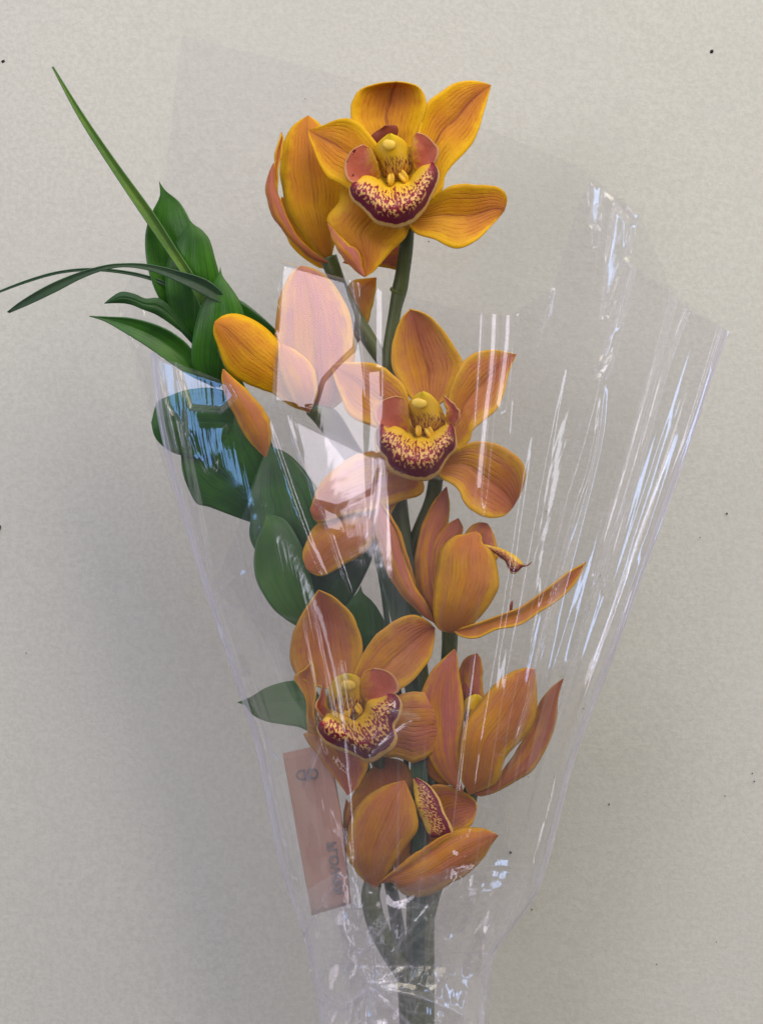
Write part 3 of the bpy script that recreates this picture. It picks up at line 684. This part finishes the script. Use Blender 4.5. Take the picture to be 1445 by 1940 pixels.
leaf(ZO, (1150, 1280), [(1000, 1010), (865, 1015), (750, 1030), (600, 1080), (470, 1160)], (338, 1217), [(1020, 1470), (900, 1442), (760, 1420), (600, 1390), (480, 1330), (420, 1250)], [-4, -8, -15, -22], (.55, 0, .0), cup=1)

# ------------------------------------------------------------------ grass blades
def blade(label, A, B, depth, mat, cup, grp='loose grass blades in the bouquet'):
    X, Y, Zc = P(A[0][0], A[0][1], depth[0] / 1000)
    o = patch('grass_blade', A, B, mat, depth, None, cup=cup, rib=.3, rows=70, cols=11, ctl=(0, 0, 0), thick=.0005)
    o['label'] = label; o['category'] = 'grass'; o['group'] = grp
    return o

R2 = z(0, 100, 2.89)
blade('long straight light green grass blade rising steeply above the leaves',
      ZI((560, 985), (440, 730), (375, 570)) + R2((930, 1112), (800, 922), (600, 622), (430, 352), (286, 78)),
      ZI((572, 978), (458, 720), (392, 565)) + R2((952, 1050), (832, 862), (642, 602), (462, 342), (294, 76)), [-28, -18, -13, -14, -20, -34], M['grass'], 2.0)
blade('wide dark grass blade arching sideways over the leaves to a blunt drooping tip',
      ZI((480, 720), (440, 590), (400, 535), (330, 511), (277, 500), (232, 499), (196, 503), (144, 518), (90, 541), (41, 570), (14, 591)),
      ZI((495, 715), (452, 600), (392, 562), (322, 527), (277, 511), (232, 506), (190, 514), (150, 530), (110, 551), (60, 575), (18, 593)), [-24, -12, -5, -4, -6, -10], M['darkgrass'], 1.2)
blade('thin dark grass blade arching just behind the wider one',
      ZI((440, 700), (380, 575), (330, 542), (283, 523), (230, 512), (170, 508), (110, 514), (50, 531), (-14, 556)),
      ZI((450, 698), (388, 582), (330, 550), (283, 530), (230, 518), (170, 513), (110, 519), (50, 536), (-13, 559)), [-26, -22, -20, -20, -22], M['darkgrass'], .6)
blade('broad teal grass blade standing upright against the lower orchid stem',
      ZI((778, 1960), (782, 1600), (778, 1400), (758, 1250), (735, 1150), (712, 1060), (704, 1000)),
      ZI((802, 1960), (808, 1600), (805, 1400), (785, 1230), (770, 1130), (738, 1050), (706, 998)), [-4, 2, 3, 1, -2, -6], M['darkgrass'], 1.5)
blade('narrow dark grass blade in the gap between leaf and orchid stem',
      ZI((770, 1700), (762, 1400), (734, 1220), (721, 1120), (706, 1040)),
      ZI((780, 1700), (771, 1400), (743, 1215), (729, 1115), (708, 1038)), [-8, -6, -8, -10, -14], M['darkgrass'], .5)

# ------------------------------------------------------------------ flower food sachet
sach = empty('flower_food_sachet', loc=P(590, 1733, -0.004))
sach['label'] = 'small striped brown paper sachet printed in black, tucked behind the film'
sach['category'] = 'sachet'
patch('paper', ZI((592, 1734), (566, 1590), (537, 1427)), ZI((664, 1712), (648, 1560), (622, 1408)), M['sachet'], [0, 0, 0], sach, cup=-1.0, twist=6, rows=24, cols=24, thick=.0012)
def lettering(txt, px, py, d, size_px, rot, mirror=True):
    cu = bpy.data.curves.new('lettering', 'FONT'); cu.body = txt; cu.size = size_px * PX; cu.extrude = 0.00012; cu.offset = 0.00018
    cu.align_x = 'CENTER'; cu.align_y = 'CENTER'
    tmp = bpy.data.objects.new('lettering', cu); COL.objects.link(tmp)
    bpy.context.view_layer.update()
    me = bpy.data.meshes.new_from_object(tmp)
    bpy.data.objects.remove(tmp)
    co = np.array([v.co[:] for v in me.vertices])
    x, y, zz = co[:, 0] * (-1 if mirror else 1), co[:, 1], co[:, 2]
    a = math.radians(rot); x, y = x * math.cos(a) - y * math.sin(a), x * math.sin(a) + y * math.cos(a)
    X, Y, Zc = P(px, py, d / 1000)
    base = world_loc(sach)
    for v, q in zip(me.vertices, np.stack([X + x, Y - zz, Zc + y], 1)): v.co = Vector(q) - base
    me.materials.append(M['ink'])
    o = bpy.data.objects.new('lettering', me); COL.objects.link(o); o.parent = sach
    return o
lettering('FOOD', 600, 1466, 2.6, 28, 8)
lettering('FLOWER', 636, 1645, 3.9, 26, 99)

# ------------------------------------------------------------------ cellophane sleeve
LEFT = np.array([(100, 0), (180, 400), (222, 575), (262, 660), (300, 850), (340, 970), (395, 1140), (480, 1400), (530, 1640), (585, 1800), (605, 1900), (612, 2100)], float)
RIGHT = np.array([(1500, 0), (1440, 340), (1400, 560), (1380, 628), (1290, 890), (1190, 1170), (1092, 1430), (1022, 1682), (936, 1805), (918, 1900), (914, 2100)], float)
def edges(py):
    return np.interp(py, LEFT[:, 1], LEFT[:, 0]), np.interp(py, RIGHT[:, 1], RIGHT[:, 0])
def section(px, py):
    l, r = edges(py)
    uu = np.clip((px - (l + r) / 2) / ((r - l) / 2), -1, 1)
    return 1 - uu**2
def front_depth(px, py):
    c = np.interp(py, [0, 1250, 1500, 1720, 1830, 2000], [62, 62, 56, 46, 34, 36])
    return -20 + c * section(px, py)
def back_depth(px, py):
    c = np.interp(py, [0, 1250, 1500, 1720, 1830, 2000], [15, 15, 15, 14, 12, 12])
    l, r = edges(py)
    uu = np.clip((px - (l + r) / 2) / ((r - l) / 2), -1, 1)
    return -36 + 15 * np.abs(uu)**30 + 0 * c

def ridge_field(px, py, ridges):
    """sum of raised creases along pixel polylines: (points, half width px, slope)"""
    h = np.zeros_like(px)
    for pts, w, slope, *kind in ridges:
        q = spline(pts, 40)
        x0, x1 = q[:, 0].min() - 4 * w, q[:, 0].max() + 4 * w
        y0, y1 = q[:, 1].min() - 4 * w, q[:, 1].max() + 4 * w
        m = (px > x0) & (px < x1) & (py > y0) & (py < y1)
        if not m.any(): continue
        A = np.stack([px[m], py[m]], 1)
        best = np.full(len(A), 1e9); along = np.zeros(len(A))
        for i in range(len(q) - 1):
            a, b = q[i], q[i + 1]; ab = b - a
            t = np.clip(((A - a) @ ab) / (ab @ ab + 1e-9), 0, 1)
            dd = np.hypot(*(A - (a + t[:, None] * ab)).T)
            k = dd < best; best[k] = dd[k]; along[k] = (i + t[k]) / (len(q) - 1)
        fade = np.clip(np.minimum(along, 1 - along) * 6, 0.0, 1)**0.7
        if q[0, 1] < 720: fade = np.where(along < .5, 1, fade)       # creases run out over the top rim
        if kind:                                                   # a sharp flat-sided fold
            x_ = best / w
            prof = np.where(x_ < .12, 1 - x_ * x_ / .24 - .06, np.clip(1 - x_, 0, None))
            h[m] += slope * w * prof * fade
        else:
            h[m] += slope * w * np.exp(-(best / w)**2) * fade
    return h * PX * 1000

def facet(px, py, d, poly, lamp, soft=7.0):
    """a flat panel of folded film, leaning so that it faces halfway between the viewer and one window"""
    q = np.array(poly, float); c = q.mean(0)
    m = (px > q[:, 0].min() - 12) & (px < q[:, 0].max() + 12) & (py > q[:, 1].min() - 12) & (py < q[:, 1].max() + 12)
    if not m.any(): return d
    A = np.stack([px[m], py[m]], 1); dist = np.full(len(A), 1e9); ins = np.zeros(len(A), bool)
    for i in range(len(q)):
        a, b = q[i], q[(i + 1) % len(q)]; ab = b - a
        t = np.clip(((A - a) @ ab) / (ab @ ab), 0, 1)
        dist = np.minimum(dist, np.hypot(*(A - (a + t[:, None] * ab)).T))
        cr = ((a[1] > A[:, 1]) != (b[1] > A[:, 1])) & (A[:, 0] < (b[0] - a[0]) * (A[:, 1] - a[1]) / (b[1] - a[1] + 1e-9) + a[0])
        ins ^= cr
    sd = np.where(ins, dist, -dist); w = np.clip(sd / soft + .5, 0, 1)
    d0 = d[m][ins].mean() if ins.any() else d[m].mean()
    p = Vector([float(v) for v in P(c[0], c[1], d0 / 1000)])
    h = ((Vector((0, -CAM_D, 0)) - p).normalized() + (lamp.location - p).normalized()).normalized()
    gx, gz = h.x / h.y, h.z / h.y
    pl = d0 + (gx * (A[:, 0] - c[0]) + gz * (c[1] - A[:, 1])) * PX * 1000
    pl = pl + .02 * value_noise(A[:, 0] + .3 * A[:, 1], A[:, 1], 17, 34, int(c[0])) + .22 * value_noise(A[:, 0], A[:, 1], 70, 110, int(c[1]))
    out = d.copy(); out[m] = d[m] * (1 - w) + pl * w
    return out

def strip(px, py, d, line, width, lamp):
    """one narrow side of a long straight fold, leaning towards a window or an added lamp"""
    q = spline(line, 30)
    m = (px > q[:, 0].min() - width * 2) & (px < q[:, 0].max() + width * 2) & (py > q[:, 1].min() - 4) & (py < q[:, 1].max() + 4)
    if not m.any(): return d
    cx = np.interp(py[m], q[:, 1], q[:, 0]); off = px[m] - cx
    dm = d[m]
    kk = []                                                                     # slope change wanted at each point of the line
    for x_, y_ in q:
        g = lambda dx, dy: float(front_depth(np.array(x_ + dx), np.array(y_ + dy)))
        b0 = (g(2, 0) - g(-2, 0)) / 4 / (PX * 1000); gz = -(g(0, 2) - g(0, -2)) / 4 / (PX * 1000)
        p = Vector([float(v) for v in P(x_, y_, g(0, 0) / 1000)])
        vw = (p - Vector((0, -CAM_D, 0))).normalized(); to = lamp.location - p
        la = math.atan2(to.x, -to.y); best = (9, b0)
        for gx in np.linspace(-2, 2, 201):
            nn = Vector((gx, 1, gz)).normalized(); r = vw - 2 * vw.dot(nn) * nn
            best = min(best, (abs(math.atan2(r.x, -r.y) - la), gx))
        kk.append(best[1] - b0)
    k = np.interp(py[m], q[:, 1], kk) * PX * 1000
    prof = np.clip(off, -width / 2, width / 2) + width / 2                       # rises across the strip ...
    prof = np.where(off > width / 2, width * np.clip(1 - (off - width / 2) / (width * 1.0), 0, 1), prof)   # ... and falls back beyond it
    prof = np.where(off < -width / 2, 0, prof)
    t = (py[m] - q[:, 1].min()) / (np.ptp(q[:, 1]) + 1e-6)
    fade = np.clip((1 - t) * 5, 0, 1)
    out = d.copy(); out[m] = dm + k * prof * fade
    return out

def value_noise(px, py, sx, sy, seed):
    r_ = np.random.default_rng(seed); g = r_.normal(size=(64, 64))
    x = (px / sx) % 63; y = (py / sy) % 63
    xi, yi = np.minimum(x.astype(int), 62), np.minimum(y.astype(int), 62); fx, fy = x - xi, y - yi
    fx = fx * fx * (3 - 2 * fx); fy = fy * fy * (3 - 2 * fy)
    a = g[yi, xi]; b = g[yi, xi + 1]; c = g[yi + 1, xi]; d = g[yi + 1, xi + 1]
    return (a * (1 - fx) + b * fx) * (1 - fy) + (c * (1 - fx) + d * fx) * fy

def folds(px, py, seed, n=6):
    """crumpled film: flat facets between straight sharp creases"""
    r_ = np.random.default_rng(seed); h = 0 * px
    for _ in range(n):
        a = r_.uniform(0, math.pi); L = r_.uniform(55, 170)
        q = (px * math.cos(a) + py * math.sin(a)) / L + r_.uniform(0, 1)
        h = h + L / 110 * np.abs((q % 1) - .5)
    return h

def coons(bottom, top, left, right, rows, cols):
    b, t = spline(bottom, cols, False), spline(top, cols, False)
    l, r = spline(left, rows, False), spline(right, rows, False)
    v = np.linspace(0, 1, rows)[:, None, None]; u = np.linspace(0, 1, cols)[None, :, None]
    S = (1 - v) * b[None] + v * t[None] + (1 - u) * l[:, None] + u * r[:, None]
    S -= (1 - u) * (1 - v) * b[0] + u * (1 - v) * b[-1] + (1 - u) * v * t[0] + u * v * t[-1]
    return S[..., 0], S[..., 1]

sleeve = empty('cellophane_sleeve', loc=P(760, 1960, -0.01))
sleeve['label'] = 'clear creased cellophane sleeve wrapped round the orchids, open and flared at the top'
sleeve['category'] = 'sleeve'

def fan(n, x0, x1, y0, y1, seed, w=(3, 9), slope=(.05, .22)):
    """faint drawn creases that follow the taper of the sleeve"""
    r_ = np.random.default_rng(seed); out = []
    for _ in range(n):
        u = r_.uniform(x0, x1); a, b = sorted(r_.uniform(y0, y1, 2))
        if b - a < .45 * (y1 - y0): a, b = y0 + r_.uniform(0, .2) * (y1 - y0), y1 - r_.uniform(0, .25) * (y1 - y0)
        pts = []
        for y in np.linspace(a, b, 5):
            l, r = edges(y); pts.append((l + (r - l) * (u + r_.normal() * .0006), y))
        out.append((pts, r_.uniform(*w), r_.uniform(*slope) * r_.choice([-1, 1, 1])))
    return out

def sheet(name, bottom, top, left, right, depth, off, ridges, rows, cols, wav, seed, facets=(), strips=(), mat='film', crumple=1.0):
    px, py = coons(bottom, top, left, right, rows, cols)
    d = depth(px, py) + off
    l, r = edges(py); uu = (px - l) / (r - l) * 1000
    d = d + wav * value_noise(uu, py, 95, 420, seed) + wav * .35 * value_noise(uu, py, 40, 260, seed + 1)
    crum = crumple * np.clip((py - 1560) / 220, 0, 1)
    d = d + crum * 3.2 * folds(px, py, seed + 8)
    d = d + crum * (0.5 * (1 - 2 * np.abs(value_noise(px + .4 * py, py - .5 * px, 80, 120, seed + 5))) + .9 * value_noise(px, py, 46, 70, seed + 2) + .35 * value_noise(px + .6 * py, py, 26, 60, seed + 3))
    d = d + ridge_field(px, py, ridges)
    for ln, wd, lamp in strips: d = strip(px, py, d, ln, wd, lamp)
    for pg, lamp in facets: d = facet(px, py, d, pg, lamp)
    # sharp creases whitened to paint in fold highlights without lamps: bend per millimetre
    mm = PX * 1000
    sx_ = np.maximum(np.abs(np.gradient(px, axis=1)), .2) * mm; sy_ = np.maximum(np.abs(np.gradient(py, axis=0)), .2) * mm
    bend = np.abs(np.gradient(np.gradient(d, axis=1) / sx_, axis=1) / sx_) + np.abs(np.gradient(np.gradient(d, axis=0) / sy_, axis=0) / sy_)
    crease_highlight = np.clip((bend - .10) / .55, 0, 1)
    X, Y, Zc = P(px, py, d / 1000)
    U = np.broadcast_to(np.linspace(0, 1, cols)[None], px.shape); V = np.broadcast_to(np.linspace(0, 1, rows)[:, None], px.shape)
    return grid_mesh(name, X, Y, Zc, U, V, M[mat], sleeve, crease_highlight)

LB = [(612, 2010), (605, 1900), (585, 1800), (530, 1640), (480, 1400), (395, 1140)]
RB = [(915, 2010), (918, 1900), (936, 1805), (1022, 1682), (1092, 1430), (1190, 1170), (1290, 890), (1380, 628)]
sheet('back_sheet', [(612, 2010), (915, 2010)],
      [(222, 575), (300, 430), (345, 68), (600, 130), (850, 215), (1090, 312), (1210, 405), (1275, 557), (1380, 628)],
      LB + [(300, 850), (222, 575)], RB, back_depth, 0, fan(16, .03, .97, 500, 1800, 3), 260, 320, 0.6, 21)

left_r = [([(296, 664), (318, 780), (350, 920), (378, 1050), (396, 1142)], 12, .50, 't'), ([(285, 668), (305, 800), (338, 950), (396, 1142)], 8, .55, 't'), ([(300, 676), (322, 790), (352, 930), (385, 1080)], 9, .55), ([(328, 690), (348, 820), (368, 950), (384, 1060), (396, 1140)], 3, .6),
          ([(300, 850), (345, 1000), (392, 1138)], 4, .5), ([(500, 775), (535, 880), (580, 1010), (625, 1110)], 5, .4),
          ([(538, 778), (572, 875), (602, 945), (640, 1060), (668, 1140)], 4, .45), ([(515, 800), (556, 920), (600, 1040)], 7, -.3),
          ([(430, 1100), (500, 1210), (560, 1330), (640, 1400)], 6, .25), ([(396, 1142), (440, 1100), (470, 1085)], 6, .3),
          ([(400, 1146), (470, 1290), (520, 1420), (560, 1560), (600, 1700), (660, 1790), (700, 1870)], 9, .3),
          ([(440, 1240), (480, 1350), (505, 1410), (536, 1462)], 14, .5), ([(540, 1420), (580, 1500), (640, 1600), (660, 1700)], 18, .3),
          ([(590, 1340), (610, 1420), (690, 1500)], 8, .25)] + fan(16, .05, .55, 1150, 1850, 5)
sheet('left_flap', [(614, 2010), (840, 2010)], [(285, 668), (425, 722), (515, 765), (725, 870), (770, 895)],
      LB + [(340, 960), (300, 800), (285, 668)], [(840, 2010), (825, 1700), (800, 1300), (780, 1050), (770, 895)],
      front_depth, -2.5, left_r, 400, 460, 0.5, 31,
      facets=[([(290, 672), (334, 690), (352, 770), (345, 800), (318, 770)], W_SKY), ([(338, 694), (430, 726), (446, 752), (420, 776), (362, 772)], W_SKY),
              ([(362, 816), (428, 806), (408, 890), (390, 894)], W_SKY), ([(352, 826), (362, 824), (374, 870), (366, 850)], W_SKY),
              ([(556, 792), (722, 872), (704, 930), (640, 960), (596, 950)], W_MAIN), ([(612, 962), (640, 972), (648, 1010), (620, 1004)], W_MAIN)],
      strips=[([(310, 690), (338, 830), (366, 960), (394, 1138)], 12, STREAK_LOW), ([(296, 840), (338, 990), (386, 1126)], 11, STREAK_LOW), ([(336, 690), (352, 830), (372, 960), (396, 1136)], 5, W_MAIN),
              ([(402, 1150), (450, 1290), (500, 1440), (545, 1620), (590, 1760)], 12, STREAK_LOW), ([(455, 1280), (500, 1400), (532, 1458)], 16, W_SKY)])

right_r = [([(668, 534), (683, 640), (697, 760), (712, 880), (702, 990)], 3, .7), ([(724, 552), (724, 700), (726, 860), (716, 1000)], 6, .35),
           ([(942, 590), (939, 660), (934, 720), (924, 800), (907, 985)], 11, .50, 't'), ([(968, 590), (964, 660), (956, 725), (944, 800)], 11, .50, 't'),
           ([(915, 594), (912, 700), (905, 830)], 3, .3), ([(980, 600), (972, 700), (960, 860)], 4, .3),
           ([(1190, 498), (1172, 580), (1152, 660), (1142, 700)], 12, .34, 't'), ([(1146, 720), (1128, 850), (1090, 1000), (1050, 1150), (1020, 1300)], 7, .6),
           ([(1112, 340), (1122, 420), (1118, 470)], 22, .40, 't'), ([(1160, 380), (1160, 440), (1146, 560), (1138, 600)], 24, .40, 't'), ([(1198, 400), (1190, 440), (1186, 480)], 12, .36, 't'),
           ([(1142, 690), (1118, 800), (1090, 900), (1060, 1010), (1030, 1150)], 15, .35),
           ([(1279, 556), (1234, 720), (1184, 900), (1120, 1110)], 7, .95, 't'), ([(1302, 582), (1259, 700), (1204, 900), (1140, 1130)], 6, .95, 't'),
           ([(1365, 625), (1310, 800), (1240, 1000), (1190, 1150), (1130, 1330)], 7, .55), ([(1350, 700), (1280, 920), (1210, 1120), (1120, 1380)], 4, .4),
           ([(1110, 900), (1070, 1050), (1040, 1180), (1000, 1330), (955, 1480)], 4, .5), ([(1230, 1010), (1180, 1130), (1120, 1290), (1050, 1480)], 8, .35),
           ([(1045, 548), (1030, 600), (1015, 660)], 3, .6), ([(1000, 560), (990, 640), (985, 760)], 10, .2),
           ([(730, 1345), (760, 1352), (794, 1361)], 4, .7), ([(794, 1361), (760, 1382), (722, 1412), (700, 1436)], 4, .7), ([(700, 1436), (722, 1380), (760, 1330)], 12, .35),
           ([(760, 1720), (850, 1660), (960, 1640), (1030, 1685)], 6, .4), ([(700, 1850), (790, 1770), (880, 1700), (985, 1685)], 6, .4),
           ([(915, 1680), (880, 1760), (860, 1850)], 8, .4), ([(925, 1690), (960, 1740), (985, 1760)], 4, .4),
           ([(890, 1755), (915, 1748), (912, 1785)], 4, .6), ([(885, 1815), (905, 1806), (925, 1798)], 3, .7),
           ([(684, 1830), (700, 1872), (712, 1960)], 3, .8), ([(700, 1872), (735, 1905), (785, 1955)], 3, .8), ([(700, 1872), (692, 1910), (690, 1960)], 3, .8),
           ([(610, 1890), (640, 1915), (668, 1900), (690, 1880)], 4, .8), ([(620, 1900), (635, 1925), (644, 1920)], 3, .8),
           ([(700, 1870), (790, 1890), (900, 1930)], 7, .4), ([(985, 1690), (960, 1760), (930, 1810)], 5, .5),
           ([(545, 770), (600, 725), (560, 650)], 5, .15), ([(530, 640), (580, 690), (592, 698)], 4, .4)] + fan(22, .35, .985, 640, 1700, 9, (3, 8), (.05, .2)) + fan(12, .55, .97, 620, 1400, 10, (4, 12), (.05, .16))
sheet('right_flap', [(616, 2010), (915, 2010)],
      [(530, 492), (640, 524), (735, 552), (890, 592), (968, 598), (1045, 546), (1092, 400), (1115, 343), (1210, 405), (1192, 498), (1275, 557), (1300, 585), (1380, 628)],
      LB + [(430, 1050), (470, 950), (498, 870), (515, 765), (530, 492)], RB, front_depth, 0, right_r, 480, 700, 0.32, 41,
      facets=[([(533, 496), (600, 514), (655, 530), (678, 600), (672, 660), (640, 690), (612, 720), (596, 770), (518, 764)], W_MAIN),
              ([(694, 700), (722, 700), (724, 866), (700, 856)], W_MAIN), ([(1117, 345), (1142, 354), (1134, 432), (1118, 424)], W_SIDE),
              ([(1164, 390), (1188, 418), (1184, 480), (1152, 570), (1140, 600), (1150, 480)], W_SIDE), ([(1190, 396), (1212, 408), (1208, 440), (1196, 474), (1198, 420)], W_SIDE),
              ([(1192, 500), (1203, 504), (1162, 650), (1150, 690), (1142, 684)], W_SIDE), ([(1130, 700), (1160, 676), (1158, 690), (1146, 712), (1132, 710)], W_MAIN),
              ([(905, 1745), (930, 1752), (918, 1785)], W_MAIN)],
      strips=[([(1364, 628), (1296, 850), (1240, 1010), (1190, 1140), (1130, 1330), (1080, 1470)], 12, W_SIDE), ([(1376, 640), (1306, 850), (1250, 1010), (1140, 1330)], 5, STREAK_SLIT),
              ([(1276, 560), (1230, 720), (1180, 900), (1120, 1110)], 5, STREAK_SLIT), ([(1299, 585), (1255, 700), (1200, 900), (1140, 1130)], 5, STREAK_SLIT),
              ([(1140, 740), (1112, 850), (1076, 1000), (1040, 1150), (1000, 1330)], 10, STREAK_SLIT), ([(1112, 760), (1090, 850), (1058, 1000), (1020, 1150), (980, 1330)], 6, STREAK_SLIT),
              ([(1044, 552), (1038, 590), (1030, 606)], 5, W_MAIN), ([(1225, 800), (1160, 1010), (1100, 1200), (1040, 1400)], 6, STREAK_SLIT),
              ([(1050, 1120), (1020, 1230), (1000, 1310)], 5, W_MAIN), ([(1130, 1330), (1070, 1520), (1030, 1660)], 9, W_SIDE), ([(1000, 1000), (975, 1150), (950, 1330)], 5, STREAK_SLIT),
              ([(912, 594), (906, 700), (896, 850)], 4, W_MAIN), ([(640, 1340), (600, 1420), (570, 1500)], 5, STREAK_LOW)])
sheet('gathered_base', [(600, 2010), (925, 2010)], [(560, 1700), (640, 1650), (740, 1690), (860, 1640), (1000, 1668)], [(600, 2010), (590, 1860), (560, 1700)],
      [(925, 2010), (930, 1830), (1000, 1668)], front_depth, 3, [([(684, 1830), (700, 1872), (712, 1960)], 4, .9), ([(700, 1872), (735, 1905), (785, 1955)], 4, .9),
      ([(760, 1720), (700, 1790), (640, 1850)], 7, .7), ([(870, 1660), (780, 1760), (705, 1868)], 7, .7), ([(960, 1680), (840, 1790), (705, 1870)], 6, .6),
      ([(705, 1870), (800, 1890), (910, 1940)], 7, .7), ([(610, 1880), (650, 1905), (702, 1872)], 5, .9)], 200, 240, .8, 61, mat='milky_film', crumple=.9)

def rim_strip(edge, side, depth_off):
    # glare along the sleeve's edge, put in as an added whitened strip
    e = np.array(edge, float); w = np.linspace(9, 13, len(e)) * side
    inner = [(x + dx, y) for (x, y), dx in zip(e, w)]
    a, b = spline(edge, 160), spline(inner, 160)
    s_ = np.linspace(0, 1, 7)[None, :]
    px = a[:, :1] * (1 - s_) + b[:, :1] * s_; py = a[:, 1:] * (1 - s_) + b[:, 1:] * s_
    d = front_depth(px, py) + depth_off + .5 * np.sin(s_ * 9) + .25 * value_noise(px, py, 30, 60, 5)
    X, Y, Zc = P(px, py, d / 1000)
    grid_mesh('rim_glare', X, Y, Zc, np.broadcast_to(s_, px.shape), np.broadcast_to(np.linspace(0, 1, 160)[:, None], px.shape), M['rim_glare_film'], sleeve, (0, 0, 0))
rim_strip(LB + [(340, 960), (300, 800), (285, 668)], 1, .8)
rim_strip(RB, -1, .8)
